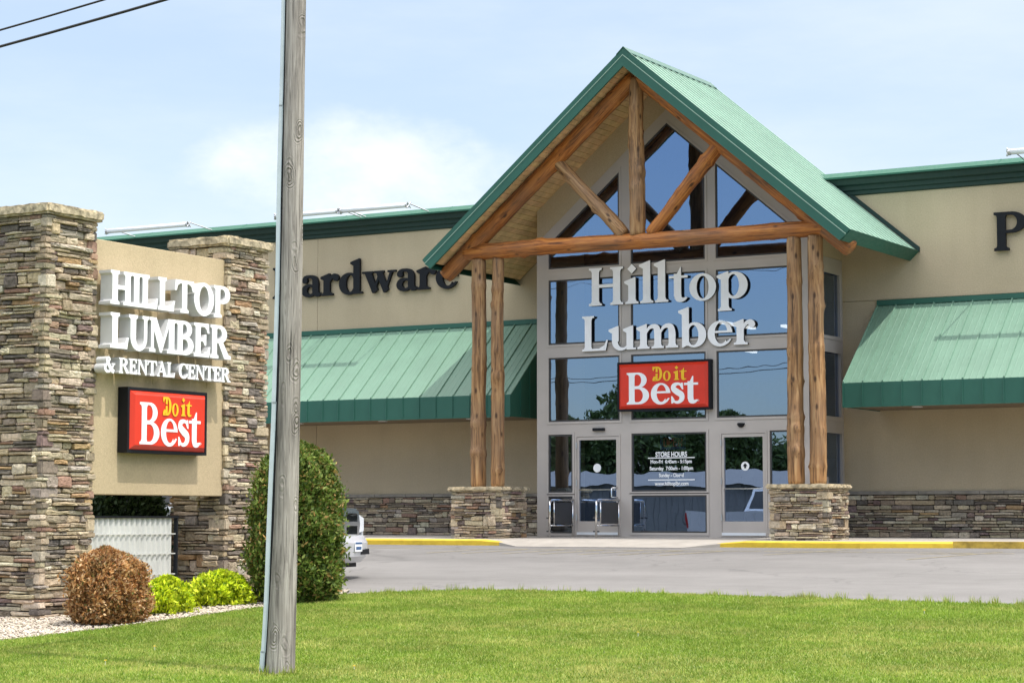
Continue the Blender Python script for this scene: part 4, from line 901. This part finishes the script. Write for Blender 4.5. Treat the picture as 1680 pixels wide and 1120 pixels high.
# corrugated panel behind the sign
fp = thing('fence_panel', (XS - .17, 24.3, gz(24.3)), 'white corrugated metal panel with black top rail between the stone pillars', 'fence')
mb = MB(); y = 22.86; xf = XS - .17; prev = None
while y < 24.80:
    for dy, dx in ((0, 0), (.03, .025), (.06, .025), (.09, 0)):
        cur = (xf + dx, y + dy)
        if prev: mb.face([(prev[0], prev[1], gz(24) - .1), (cur[0], cur[1], gz(24) - .1), (cur[0], cur[1], .41), (prev[0], prev[1], .41)])
        prev = cur
    y += .115
mb.build('corrugated_sheet', M['siding'], fp)
mb = MB(); mb.box(xf - .03, xf + .05, 22.87, 24.90, .41, .44); mb.box(xf - .02, xf + .04, 24.87, 24.90, gz(24), .41); mb.build('top_rail', M['black'], fp)
mb = MB()
for z in (-.42, -.12, .17): mb.box(xf + .027, xf + .04, 22.88, 24.84, z, z + .016)
mb.build('girt', M['siding'], fp)
mb = MB(); mb.mesh([(-19.6, 23.6, -.84), (-19.6, 23.66, -.84), (-19.62, 23.35, -.55), (-19.62, 23.41, -.55), (-19.5, 23.6, -.84), (-19.5, 23.66, -.84), (-19.52, 23.35, -.55), (-19.52, 23.41, -.55)], [(0, 1, 3, 2), (4, 6, 7, 5), (0, 4, 5, 1), (2, 3, 7, 6), (0, 2, 6, 4), (1, 5, 7, 3)])
o = mb.build('wood_board', M['grey_board'], None, loc=(-19.55, 23.6, -.86)); tag(o, 'short grey board leaning in the gravel between the two lime shrubs', 'board')

# ------------------------------------------------------------------ utility pole and wires
base = Vector((-13.21, 17.95, gz(17.95) - .05)); rt = Vector((.863, .505, 0)); ptop = base + rt * .112 + Vector((0, 0, 10.7))
pole = thing('utility_pole', base + Vector((0, 0, .05)), 'weathered grey wooden utility pole standing on the lawn', 'pole')
base = base - rt * .06
def pc(z):
    """axis and radius of the leaning, flared pole at height z above its base"""
    return base + rt * float(np.interp(z, [0, 1, 3, 7, 10.7], [0, .03, .072, .105, .13])) + Vector((0, 0, z)), float(np.interp(z, [0, .5, 1.5, 3, 7, 10.7], [.152, .142, .126, .114, .104, .095]))
mb = MB(); NR, NSg = 150, 40; rng = random.Random(12)
for i in range(NR + 1):
    t = i / NR; c, r = pc(t * 10.7)
    for k in range(NSg):
        a = 2 * math.pi * k / NSg; p = Vector((math.cos(a), math.sin(a), t * 10.7)); rr = r * (1 + .028 * noise.noise(Vector((p.x * 1.3, p.y * 1.3, p.z * .9))) + .022 * noise.noise(Vector((p.x * 5, p.y * 5, p.z * .5))) + .016 * noise.noise(Vector((p.x * 3, p.y * 3, p.z * 5))))
        mb.v.append((c.x + math.cos(a) * rr - base.x, c.y + math.sin(a) * rr - base.y, c.z - base.z))
for i in range(NR):
    for k in range(NSg): mb.f.append((i * NSg + k, i * NSg + (k + 1) % NSg, (i + 1) * NSg + (k + 1) % NSg, (i + 1) * NSg + k)); mb.c.append((1, 1, 1)); mb.m.append(0)
mb.f.append(tuple(NR * NSg + k for k in range(NSg))); mb.c.append((1, 1, 1)); mb.m.append(0)
o = mb.build('pole_shaft', M['pole'], None, smooth=True); o.location = base; attach(o, pole)
fwv = Vector((-.505, .863, 0))
def guard(z0, z1, w, gap, j):
    mb = MB(); n = 24
    for i in range(n):
        q = []
        for z in (z0 + (z1 - z0) * i / n, z0 + (z1 - z0) * (i + 1) / n):
            c, r = pc(z - base.z); g = gap * (.5 + .9 * noise.noise(Vector((z * .55, j, 1.7)))); g = max(.010, g)
            for a, b in ((r + g, -.035), (r + g + w, -.035), (r + g + w, .035), (r + g, .035)): q.append(c - rt * a + fwv * b)
        mb.mesh(q, [(0, 1, 5, 4), (1, 2, 6, 5), (2, 3, 7, 6)])
    mb.build('cable_guard', M['plastic'], pole)
for z0, z1, w, j in ((-1.24, -.95, .05, 1), (-.97, 1.62, .048, 2), (1.60, 4.75, .045, 3), (4.73, 8.2, .04, 4)): guard(z0, z1, w, .034, j)
mb = MB(); mb.tube([pc(z - base.z)[0] - rt * (pc(z - base.z)[1] + .008) for z in np.linspace(-1.2, 8.3, 30)], .016, 6); mb.build('ground_cable', M['wire'], pole)
mb = MB(); ca = pc(10.32)[0]; mb.box(ca.x - .06 - .11, ca.x + .06 - .11, ca.y - .9, ca.y + 1.6, ca.z - .06, ca.z + .06); mb.build('crossarm', M['pole'], pole)
for dy in (-.8, .6, 1.5):
    mb = MB(); mb.tube([(ca.x - .11, ca.y + dy, ca.z + .06), (ca.x - .11, ca.y + dy, ca.z + .1), (ca.x - .11, ca.y + dy, ca.z + .2)], [.02, .05, .035], 10); mb.build('insulator', M['steel'], pole)
def wire(p, q, sag, r, label):
    p, q = Vector(p), Vector(q); mb = MB(); mb.tube([p.lerp(q, i / 40) - Vector((0, 0, sag * 4 * (i / 40) * (1 - i / 40))) for i in range(41)], r, 6)
    o = mb.build('overhead_wire', M['wire'], None, loc=tuple(p)); tag(o, label, 'wire', 'overhead wires at the pole')
def pz(z): return pc(z - base.z)[0]
wire(pz(6.30), (-60, 18, 6.3), 1.35, .016, 'lower of the two thick black wires crossing the top left sky')
wire(pz(6.52), (-60, 18, 6.5), 1.42, .012, 'upper of the two thick black wires crossing the top left sky')
wire(pz(6.30), (40, 18, 6.4), 1.0, .016, 'thick black wire running off to the right of the pole')
for dy, nm in ((-.8, 'nearest the street'), (.6, 'in the middle'), (1.5, 'nearest the shop')):
    wire((ca.x - .11, ca.y + dy, ca.z + .2), (-60, ca.y + dy, 9.2), .9, .008, 'thin power line on the pole crossarm, ' + nm + ', going left'); wire((ca.x - .11, ca.y + dy, ca.z + .2), (40, ca.y + dy, 9.2), .9, .008, 'thin power line on the pole crossarm, ' + nm + ', going right')

# ------------------------------------------------------------------ plants
def foliage(name, C, rx, ry, h, n, size, pal, seed, shape, up=.5, thin=.35, lump=.12, core=True, bottom=.0):
    """leaf sprays through the outer shell of a rounded shrub"""
    rng = np.random.default_rng(seed); C = np.array(C)
    u = rng.uniform(0, 1, n) ** .8; th = rng.uniform(0, 2 * np.pi, n); prof = np.interp(u, *shape)
    nz = np.array([noise.noise(Vector((math.cos(a) * 2.2 + seed, math.sin(a) * 2.2, z * h * 2.4))) + .5 * noise.noise(Vector((math.cos(a) * 6 + seed, math.sin(a) * 6, z * h * 6))) for a, z in zip(th, u)])
    rad = prof * (1 + lump * nz) * (1 - thin * rng.uniform(0, 1, n) ** 2.2)
    rad *= 1 + np.clip(rng.exponential(.055, n), 0, .3)
    top = rng.uniform(0, 1, n) < .16; rad = np.where(top, rad * np.sqrt(rng.uniform(0, 1, n)), rad); 
    P = np.stack([np.cos(th) * rad * rx, np.sin(th) * rad * ry, bottom + u * h * (1 + .04 * nz)], 1) + C
    # for the 'top' share put points on the upper cap of the profile
    outw = np.stack([np.cos(th) * (1 - u * .5), np.sin(th) * (1 - u * .5), .25 + .9 * u], 1); nrm = outw + np.array([0, 0, .35]) + rng.normal(0, .55, (n, 3)); nrm /= np.linalg.norm(nrm, axis=1)[:, None]
    d = rng.normal(0, .8, (n, 3)) + outw * .55 + np.array([0, 0, up]); s = np.cross(nrm, d); s /= np.linalg.norm(s, axis=1)[:, None]
    d = np.cross(s, nrm) + outw * rng.uniform(0, .9, n)[:, None]; d /= np.linalg.norm(d, axis=1)[:, None]
    L_ = size * rng.uniform(.6, 1.4, n)[:, None]; Wd = L_ * rng.uniform(.22, .42, n)[:, None]
    nn = np.cross(d, s) * (L_ * .18)
    v = np.stack([P - d * L_ * .3, P + s * Wd * .5 + d * L_ * .15 + nn, P + d * L_ * .75, P - s * Wd * .5 + d * L_ * .15 - nn], 1).reshape(-1, 3)
    pal_c = np.array([c for c, w in pal]); pw = np.array([w for c, w in pal], float); pw /= pw.sum()
    clump = np.array([noise.noise(Vector(tuple(p * 5.0 + seed))) for p in P]); ci = rng.choice(len(pal), n, p=pw); col = pal_c[ci] * (1 + .35 * clump + rng.normal(0, .13, n))[:, None]
    me = bpy.data.meshes.new(name); me.from_pydata([], [], []); me.vertices.add(4 * n); me.vertices.foreach_set('co', (v - C).astype(np.float32).ravel())
    me.loops.add(4 * n); me.loops.foreach_set('vertex_index', np.arange(4 * n, dtype=np.int32)); me.polygons.add(n); me.polygons.foreach_set('loop_start', np.arange(0, 4 * n, 4, dtype=np.int32)); me.polygons.foreach_set('loop_total', np.full(n, 4, dtype=np.int32))
    me.materials.append(M['leaf']); at = me.attributes.new('tint', 'FLOAT_COLOR', 'FACE'); at.data.foreach_set('color', np.concatenate([np.clip(col, .004, 1), np.ones((n, 1))], 1).astype(np.float32).ravel())
    me.update(calc_edges=True); o = bpy.data.objects.new(name, me); COL.objects.link(o); o.location = tuple(C); return o
def shrub(name, C, rx, ry, h, n, size, pal, seed, shape, label, cat='shrub', core_col=(.02, .025, .01), **kw):
    t = thing(name, C, label, cat)
    o = foliage('foliage', C, rx, ry, h, n, size, pal, seed, shape, **kw); attach(o, t)
    mb = MB(); us, pr = shape; st = random.Random(seed)
    for i in range(14):
        a = st.uniform(0, 6.28); k = st.uniform(.2, .75); u = st.uniform(.35, .85)
        mb.tube([(C[0] + .03 * math.cos(a), C[1] + .03 * math.sin(a), C[2] - .03), (C[0] + math.cos(a) * rx * k * .5, C[1] + math.sin(a) * ry * k * .5, C[2] + h * u * .5), (C[0] + math.cos(a) * rx * k, C[1] + math.sin(a) * ry * k, C[2] + h * u)], [.02, .013, .005], 5)
    mb.build('stem', M['bark'], t); return t
egg = ([0, .06, .2, .4, .6, .75, .87, .95, 1.0], [.80, .92, 1.0, 1.0, .96, .87, .70, .46, .10])
ball = ([0, .1, .25, .45, .65, .8, .92, 1.0], [.72, .9, 1.0, 1.0, .92, .76, .48, .08])
dome = ([0, .15, .35, .55, .75, .9, 1.0], [.85, 1.0, 1.0, .93, .74, .46, .1])
GRN = [((.115, .175, .030), 5), ((.16, .22, .040), 4), ((.070, .115, .022), 3), ((.22, .27, .055), 2), ((.40, .25, .085), 1.3), ((.30, .26, .08), 1.0)]
shrub('arborvitae_shrub', (-18.22, 24.97, gz(25.0)), .615, .62, 2.24, 60000, .066, GRN, 3, egg, 'tall rounded green arborvitae shrub behind the wooden pole', up=.9, lump=.20, thin=.5)
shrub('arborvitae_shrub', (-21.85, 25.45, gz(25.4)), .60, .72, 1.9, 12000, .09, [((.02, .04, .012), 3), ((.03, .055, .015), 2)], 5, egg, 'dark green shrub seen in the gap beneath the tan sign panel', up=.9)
shrub('dying_shrub', (-18.83, 21.62, gz(21.62)),   .475, .475, .98, 36000, .052, [((.45, .225, .080), 5), ((.54, .33, .14), 4), ((.26, .115, .045), 3), ((.62, .43, .24), 2), ((.15, .17, .05), .6)], 7, ball, 'round dried brown shrub in front of the nearer stone pillar', up=.6, lump=.30, thin=.55)
LIME = [((.62, .72, .025), 5), ((.74, .80, .05), 3), ((.42, .55, .02), 3), ((.18, .29, .014), 1.5)]
shrub('spirea_shrub', (-18.97, 23.0, gz(23.0)), .34, .36, .50, 5000, .066, LIME, 9, dome, 'small lime green shrub tucked beside the brown shrub', up=.8, lump=.5, thin=.6)
shrub('spirea_shrub', (-18.95, 24.18, gz(24.18)),   .43, .41, .48, 7000, .066, LIME, 11, dome, 'lime green shrub between the wooden pole and the smaller lime shrub', up=.8, lump=.55, thin=.6)
# lawn blades
def lawn(n, seed):
    rng = np.random.default_rng(seed); x = rng.uniform(-21.5, 0.5, n); y = rng.uniform(15.2, 27.35, n)
    poly = np.array(poly_lawn); ins = np.zeros(n, bool); j = len(poly) - 1
    jx, jy = x + rng.normal(0, .05, n), y + rng.normal(0, .05, n)
    for i in range(len(poly)):
        xi, yi = poly[i]; xj, yj = poly[j]; c = ((yi > jy) != (yj > jy)) & (jx < (xj - xi) * (jy - yi) / (yj - yi + 1e-12) + xi); ins ^= c; j = i
    # keep what the lens can see, with a margin
    ang = np.degrees(np.arctan2(-x, y)); ins &= (ang > 3) & (ang < 48) 
    x, y = x[ins], y[ins]; n = len(x); z = np.interp(y, [15.5, 27.0, 37.9], [-1.3255, -.67, -.14]) + .01
    def fld(sx, sy, sd): return np.array([noise.noise(Vector((a * sx, b * sy, sd))) for a, b in zip(x, y)])
    f1 = fld(.55, .9, 3.3); f2 = fld(2.5, 3.2, 8.8); f3 = np.sin(y * 2 * np.pi / 1.15 + x * .12)
    h = rng.uniform(.018, .040, n) * (1 + .25 * f2); a = rng.uniform(0, 2 * np.pi, n); w = rng.uniform(.004, .008, n); lean = rng.uniform(.1, .9, n) * h; b = rng.uniform(0, 2 * np.pi, n)
    P = np.stack([x, y, z], 1); s = np.stack([np.cos(a), np.sin(a), 0 * a], 1) * w[:, None]; tip = P + np.stack([np.cos(b) * lean, np.sin(b) * lean, h], 1)
    v = np.stack([P - s, P + s, tip], 1).reshape(-1, 3).astype(np.float32)
    base = np.array([(.235, .335, .040)]); dry = np.array([(.48, .46, .14)]); deep = np.array([(.13, .235, .02)])
    t = np.clip(.30 + .50 * f1 + .40 * f2 + .05 * f3 + rng.normal(0, .22, n), 0, 1)[:, None]; col = base * (1 - t) + dry * t; k = (rng.uniform(0, 1, n) < .26 - .25 * f2)[:, None]; col = np.where(k, deep, col) * rng.uniform(.8, 1.2, (n, 1))
    me = bpy.data.meshes.new('lawn_grass'); me.vertices.add(3 * n); me.vertices.foreach_set('co', v.ravel()); me.loops.add(3 * n); me.loops.foreach_set('vertex_index', np.arange(3 * n, dtype=np.int32)); me.polygons.add(n)
    me.polygons.foreach_set('loop_start', np.arange(0, 3 * n, 3, dtype=np.int32)); me.polygons.foreach_set('loop_total', np.full(n, 3, dtype=np.int32)); me.materials.append(M['grass'])
    at = me.attributes.new('tint', 'FLOAT_COLOR', 'FACE'); at.data.foreach_set('color', np.concatenate([col, np.ones((n, 1))], 1).astype(np.float32).ravel()); me.update(calc_edges=True)
    o = bpy.data.objects.new('lawn_grass', me); COL.objects.link(o); tag(o, 'short mown green lawn in the foreground', 'grass', kind='stuff')
lawn(780000, 1)
def tuft(x, y, n, h, seed):
    rng = random.Random(seed); mb = MB(); z = gz(y)
    for i in range(n):
        a, l, q = rng.uniform(0, 6.28), rng.uniform(.1, .7), h * rng.uniform(.5, 1.15); px, py = x + rng.gauss(0, .035), y + rng.gauss(0, .035); c = rng.choice(((.2, .3, .03), (.28, .36, .04), (.4, .4, .12)))
        w = .006; mb.face([(px - w * math.sin(a), py + w * math.cos(a), z), (px + w * math.sin(a), py - w * math.cos(a), z), (px + math.cos(a) * l * q, py + math.sin(a) * l * q, z + q)], c)
    return mb
rng = random.Random(77); tm = MB()
for i in range(150):
    k = rng.uniform(0, 1); x = -18.0 + k * 14.0; y = float(np.interp(x, [p[0] for p in LE], [p[1] for p in LE])) + rng.uniform(-.1, .04); q = tuft(x, y, rng.randint(8, 22), rng.uniform(.05, .13), i); tm.mesh(q.v, q.f); tm.c[-len(q.f):] = q.c
for i in range(16):
    a = rng.uniform(0, 6.28); q = tuft(-13.26 + math.cos(a) * .19, 17.92 + math.sin(a) * .19, 16, rng.uniform(.06, .14), 500 + i); tm.mesh(q.v, q.f); tm.c[-len(q.f):] = q.c
tag(tm.build('grass_tufts', M['grass'], recalc=False), 'longer grass tufts along the lawn edge and around the pole foot', 'grass', kind='stuff')
# dandelions
for i, (x, y, lab) in enumerate(((-16.0, 19.2, 'yellow dandelion in the lawn between the pole and the gravel bed'), (-15.6, 17.9, 'yellow dandelion in the lawn left of the pole base'), (-11.2, 22.0, 'yellow dandelion in the middle of the lawn'), (-8.9, 25.2, 'yellow dandelion near the right end of the lawn'), (-12.6, 18.3, 'yellow dandelion just right of the pole base'))):
    mb = MB(); z = gz(y); mb.tube([(x, y, z), (x, y, z + .06)], .003, 5, mi=1)
    for r, dz in ((.022, .062), (.015, .07)):
        for k in range(12):
            a = k * 2 * math.pi / 12 + dz * 40; mb.face([(x, y, z + dz - .004), (x + math.cos(a - .2) * r, y + math.sin(a - .2) * r, z + dz), (x + math.cos(a + .2) * r, y + math.sin(a + .2) * r, z + dz)])
    o = mb.build('dandelion', [simple('dandelion yellow', (.75, .5, .01), .7), M['leaf']] if i == 0 else dm, None, loc=(x, y, z)); dm = list(o.data.materials); tag(o, lab, 'flower')
# gravel
rng = random.Random(21); mb = MB(); cnt = 0
def in_bed(x, y): return not inside((x, y), poly_lawn) and -23.2 < x and not (XS - 1.0 < x < XS and (21.9 < y < 22.8 or 25.9 < y < 26.8))
while cnt < 15000:
    x, y = rng.uniform(-21.6, -17.7), rng.uniform(17.0, 26.2)
    if not in_bed(x, y): continue
    s = rng.uniform(.014, .032); z = gz(y) + .008 + rng.uniform(0, .018); a = rng.uniform(0, 3.14); k = rng.uniform(.66, 1.1); col = (.56 * k, .495 * k * rng.uniform(.95, 1.02), .41 * k * rng.uniform(.9, 1.03))
    if rng.random() < .1: col = (.30, .25, .2)
    pts = [(1, 0, 0), (.2, .8, .1), (-.9, .1, 0), (-.1, -.75, .1), (.1, .05, .6), (0, 0, -.5)]; ca_, sa_ = math.cos(a), math.sin(a); v = []
    for px, py, pz_ in pts:
        px *= rng.uniform(.75, 1.2); py *= rng.uniform(.75, 1.2); v.append((x + s * (px * ca_ - py * sa_), y + s * (px * sa_ + py * ca_), z + s * pz_))
    mb.mesh(v, [(0, 1, 4), (1, 2, 4), (2, 3, 4), (3, 0, 4), (1, 0, 5), (2, 1, 5), (3, 2, 5), (0, 3, 5)], col); cnt += 1
tag(mb.build('gravel', M['pebble'], recalc=False), 'pale stone gravel bed around the roadside sign', 'gravel', kind='stuff')

# ------------------------------------------------------------------ pickup
def pickup(loc, rz, label):
    t = thing('pickup_truck', loc, label, 'truck'); mtx = Matrix.Translation(Vector(loc)) @ Matrix.Rotation(rz, 4, 'Z')
    def fin(mb, name, mats, parent=None, smooth=False):
        mb.v = [tuple(mtx @ Vector(p)) for p in mb.v]; o = mb.build(name, mats, parent or t, smooth); return o
    def ext(ops, y0, y1, mb, mi=0): plate(mb, ops, (0, 0, 0), (1, 0, 0), (0, 0, 1), (0, 1, 0), y0, y1, mi, mi)
    Lh = 2.92
    side = [(-Lh, .55), (-Lh, 1.20), (-.95, 1.20), (.95, 1.16), (1.45, 1.18), (2.35, 1.13), (2.55, 1.03), (2.58, .62), (2.45, .48), (-2.8, .5)]
    arches = [(-1, ell(-1.78, .40, .48, .50, 24)), (-1, ell(1.78, .40, .48, .50, 24))]
    mb = MB()
    for s in (-1, 1): ext([(1, side)] + arches, min(s * .98, s * .90), max(s * .98, s * .90), mb)
    mb.prism([(-.99, .5), (-.99, 1.95 - .75), (.9, 1.16), (.9, .5)], -.9, .9, 'y')
    mb.box(-Lh, -.99, -.9, .9, .62, .68); mb.box(-Lh, -Lh + .06, -.9, .9, .6, 1.2)
    for s in (-1, 1): mb.box(-2.86, -1.0, *sorted((s * .9, s * .78)), .68, 1.1)
    fin(mb, 'body', M['silver'])
    mb = MB(); hv = []
    for x, wy, z in ((.9, .90, 1.16), (1.3, .9, 1.2), (2.0, .88, 1.2), (2.42, .82, 1.14), (2.56, .74, 1.05)):
        hv.append([(x, -wy, z - .04), (x, -wy * .93, z + .01), (x, -wy * .5, z + .045), (x, 0, z + .05), (x, wy * .5, z + .045), (x, wy * .93, z + .01), (x, wy, z - .04)])
    fl = [p for r in hv for p in r]; mb.mesh(fl, [(i * 7 + k, i * 7 + k + 1, i * 7 + k + 8, i * 7 + k + 7) for i in range(4) for k in range(6)]); mb.box(.95, 2.45, -.85, .85, .6, 1.14); fin(mb, 'hood', M['silver'], smooth=False)
    mb = MB(); B = [(-1.0, .94, 1.19), (1.05, .94, 1.16)]; T = [(-.85, .72, 1.86), (.35, .72, 1.88)]
    v = [(-1.0, -.94, 1.18), (1.05, -.94, 1.15), (.38, -.72, 1.87), (-.82, -.72, 1.85), (-1.0, .94, 1.18), (1.05, .94, 1.15), (.38, .72, 1.87), (-.82, .72, 1.85), (-.25, -.66, 1.91), (-.25, .66, 1.91)]
    mb.mesh(v, [(0, 1, 2, 3), (4, 7, 6, 5), (0, 3, 7, 4), (1, 5, 6, 2), (3, 2, 8), (7, 9, 6), (2, 6, 9, 8), (3, 8, 9, 7)]); fin(mb, 'cab', M['silver'])
    mb = MB()
    def win(q):
        n = (Vector(q[1]) - Vector(q[0])).cross(Vector(q[2]) - Vector(q[0])).normalized(); c = sum((Vector(p) for p in q), Vector()) / len(q)
        if n.dot(c - Vector((0, 0, 1.4))) < 0: n = -n
        mb.face([Vector(p) * .985 + c * .015 + n * .012 for p in q])
    win([(.98, -.80, 1.23), (.98, .80, 1.23), (.43, .64, 1.82), (.43, -.64, 1.82)]); win([(-.985, -.78, 1.26), (-.985, .78, 1.26), (-.85, .62, 1.78), (-.85, -.62, 1.78)])
    for s in (-1, 1):
        win([(-.86, s * .91, 1.24), (-.05, s * .91, 1.23), (-.05, s * .745, 1.78), (-.74, s * .745, 1.77)]); win([(.03, s * .91, 1.23), (.84, s * .91, 1.21), (.33, s * .745, 1.78), (.03, s * .745, 1.78)])
    fin(mb, 'window_glass', M['carglass'])
    # front: grille shell, cross bars, openings, lamps, bumper
    mb = MB(); gp_ = [(-.60, .70), (.60, .70), (.66, .95), (.60, 1.14), (.45, 1.20), (-.45, 1.20), (-.60, 1.14), (-.66, .95)]; hol = []
    for s in (-1, 1):
        for z0, z1 in ((.76, .915), (.985, 1.12)): hol.append((-1, sorted([(s * .06, z0), (s * .54, z0)]) + sorted([(s * .54, z1), (s * .06, z1)], reverse=True)))
    plate(mb, [(1, gp_)] + hol, (2.50, 0, 0), (0, 1, 0), (0, 0, 1), (1, 0, 0), 0, .14); fin(mb, 'grille', M['chrome'])
    mb = MB(); mb.box(2.47, 2.53, -.62, .62, .72, 1.14)
    for z in (.80, .85, 1.02, 1.07): mb.box(2.53, 2.55, -.55, .55, z, z + .012)
    fin(mb, 'grille_mesh', M['black'])
    for s in (-1, 1):
        mb = MB(); mb.prism([(s * .68, .80), (s * .93, .83), (s * .93, 1.04), (s * .70, 1.10)], 2.46, 2.60, 'x'); fin(mb, 'headlight', M['headlamp'])
    mb = MB(); bp = [(2.50, .30), (2.68, .32), (2.78, .42), (2.80, .64), (2.74, .75), (2.50, .79)]
    n = 12; vv = []
    for i in range(n + 1):
        yy = -1.0 + 2.0 * i / n; bk = .16 * (abs(yy)) ** 3
        for x, z in bp: vv.append((x - bk, yy, z))
    m_ = len(bp); mb.mesh(vv, [(i * m_ + k, i * m_ + (k + 1) % m_, (i + 1) * m_ + (k + 1) % m_, (i + 1) * m_ + k) for i in range(n) for k in range(m_)] + [tuple(range(m_)), tuple(n * m_ + k for k in range(m_))]); fin(mb, 'front_bumper', M['silver'])
    mb = MB()
    for s in (-1, 1): mb.prism([(s * .34, .45), (s * .70, .45), (s * .68, .54), (s * .36, .52)], 2.70, 2.793, 'x')
    mb.box(2.4, 2.5, -.85, .85, .24, .32); fin(mb, 'bumper_opening', M['black'])
    mb = MB(); mb.box(2.801, 2.81, .02, .33, .50, .66, bev=.003); pl = fin(mb, 'licence_plate', M['white_let'])
    mb = MB(); mb.box(2.8105, 2.812, .03, .32, .62, .652); mb.box(2.8105, 2.812, .06, .29, .53, .58); fin(mb, 'plate_marking', M['trailer_blue'], pl)
    mb = MB(); mb.box(-Lh - .14, -Lh - .002, -.93, .93, .45, .62, bev=.03); fin(mb, 'rear_bumper', M['chrome'])
    for s in (-1, 1):
        mb = MB(); mb.box(-Lh - .01, -Lh + .03, *sorted((s * .985, s * .86)), .78, 1.14); fin(mb, 'tail_light', simple('tail lamp red', (.35, .01, .01), .2) if s < 0 else bpy.data.materials['tail lamp red'])
        mb = MB(); mb.box(.62, .78, *sorted((s * .98, s * 1.2)), 1.18, 1.38, bev=.03); fin(mb, 'side_mirror', M['black'])
        for x in (-1.78, 1.78):
            mb = MB(); prof_ = [(.0, .20), (.12, .22), (.26, .22), (.36, .22), (.39, .19), (.39, .03), (.36, .0), (.22, .0)]; nn_ = 28; vv = []
            for k in range(nn_):
                a = 2 * math.pi * k / nn_
                for r, d in prof_[2:]: vv.append((x + math.cos(a) * r, s * (.96 - .22 + d), .39 + math.sin(a) * r))
            m_ = len(prof_) - 2; mb.mesh(vv, [(k * m_ + i, k * m_ + i + 1, ((k + 1) % nn_) * m_ + i + 1, ((k + 1) % nn_) * m_ + i) for k in range(nn_) for i in range(m_ - 1)]); wl = fin(mb, 'wheel', M['rubber'])
            mb = MB(); ops = [(1, ell(x, .39, .265, .265, 28))] + [(-1, ell(x + .16 * math.cos(k * 1.2566), .39 + .16 * math.sin(k * 1.2566), .045, .045, 12)) for k in range(5)]
            ya = s * .90; plate(mb, ops, (0, ya, 0), (1, 0, 0), (0, 0, 1), (0, s, 0), -.05, .02); mb.prism(ell(x, .39, .26, .26, 20), min(ya - s * .06, ya - s * .1), max(ya - s * .06, ya - s * .1), 'y'); fin(mb, 'rim', M['steel'], wl)
    mb = MB(); mb.box(-2.6, 2.3, -.5, .5, .35, .6); fin(mb, 'chassis', M['gasket'])
    return t
pickup((-22.42, 27.95, gz(27.95) - .012), R(13), 'silver pickup truck with chrome grille parked behind the tall green shrub')

# ------------------------------------------------------------------ what the glass reflects across the street
def tree(C, h, cr, seed, label):
    t = thing('shade_tree', C, label, 'tree', 'trees across the street'); rng = random.Random(seed); mb = MB()
    mb.tube([(C[0], C[1], C[2] - .1), (C[0] + .1, C[1], C[2] + h * .25), (C[0] - .05, C[1] + .1, C[2] + h * .5), (C[0], C[1], C[2] + h * .8)], [.24, .18, .12, .04], 10)
    for i in range(9):
        a = rng.uniform(0, 6.28); z = C[2] + h * rng.uniform(.28, .6); mb.tube([(C[0], C[1], z), (C[0] + math.cos(a) * cr * .4, C[1] + math.sin(a) * cr * .4, z + h * .12), (C[0] + math.cos(a) * cr * .8, C[1] + math.sin(a) * cr * .8, z + h * .22)], [.08, .05, .02], 6)
    mb.build('trunk', M['bark'], t)
    o = foliage('crown', (C[0], C[1], C[2]), cr, cr, h * .8, 17000, .24, [((.05, .085, .022), 4), ((.075, .115, .03), 3), ((.035, .06, .018), 2)], seed, ([0, .12, .35, .6, .8, .93, 1.0], [.45, .85, 1.0, .95, .74, .42, .1]), up=.4, thin=.8, lump=.42, bottom=h * .2); attach(o, t)
for i, (x, y, h, cr, lab) in enumerate(((-45.5, -9.0, 8.0, 3.0, 'broad tree across the street, tallest of those behind the grey shed'), (-42.0, -10.5, 6.6, 2.6, 'second tallest tree across the street behind the grey shed'), (-49.5, -8.5, 6.4, 2.8, 'tree across the street farthest to the left'),
        (-38.6, -11, 5.2, 2.4, 'round low tree across the street behind the middle of the shed'), (-35.2, -10.5, 5.4, 2.5, 'bushy tree across the street left of the smallest one'), (-32.0, -11, 4.7, 2.4, 'smallest bushy tree across the street'), (-28.8, -10.6, 5.2, 2.4, 'tree across the street nearest the bare shed end'))): tree((x, y, gz(y)), h, cr, 60 + i, lab)
sh = thing('storage_shed', (-42, -2, -1.33), 'long low grey metal shed across the street', 'building')
mb = MB(); mb.box(-60, -30, -5, -1.5, -1.35, 1.75)
for i in range(100): mb.box(-60 + i * .3, -60 + i * .3 + .04, -1.5, -1.475, -1.3, 1.74)
mb.build('wall', M['white_wall'], sh)
mb = MB(); mb.prism([(-5.3, 1.755), (-1.2, 1.755), (-3.25, 2.4)], -60.3, -29.7, 'x'); mb.build('roof', M['white_wall'], sh)
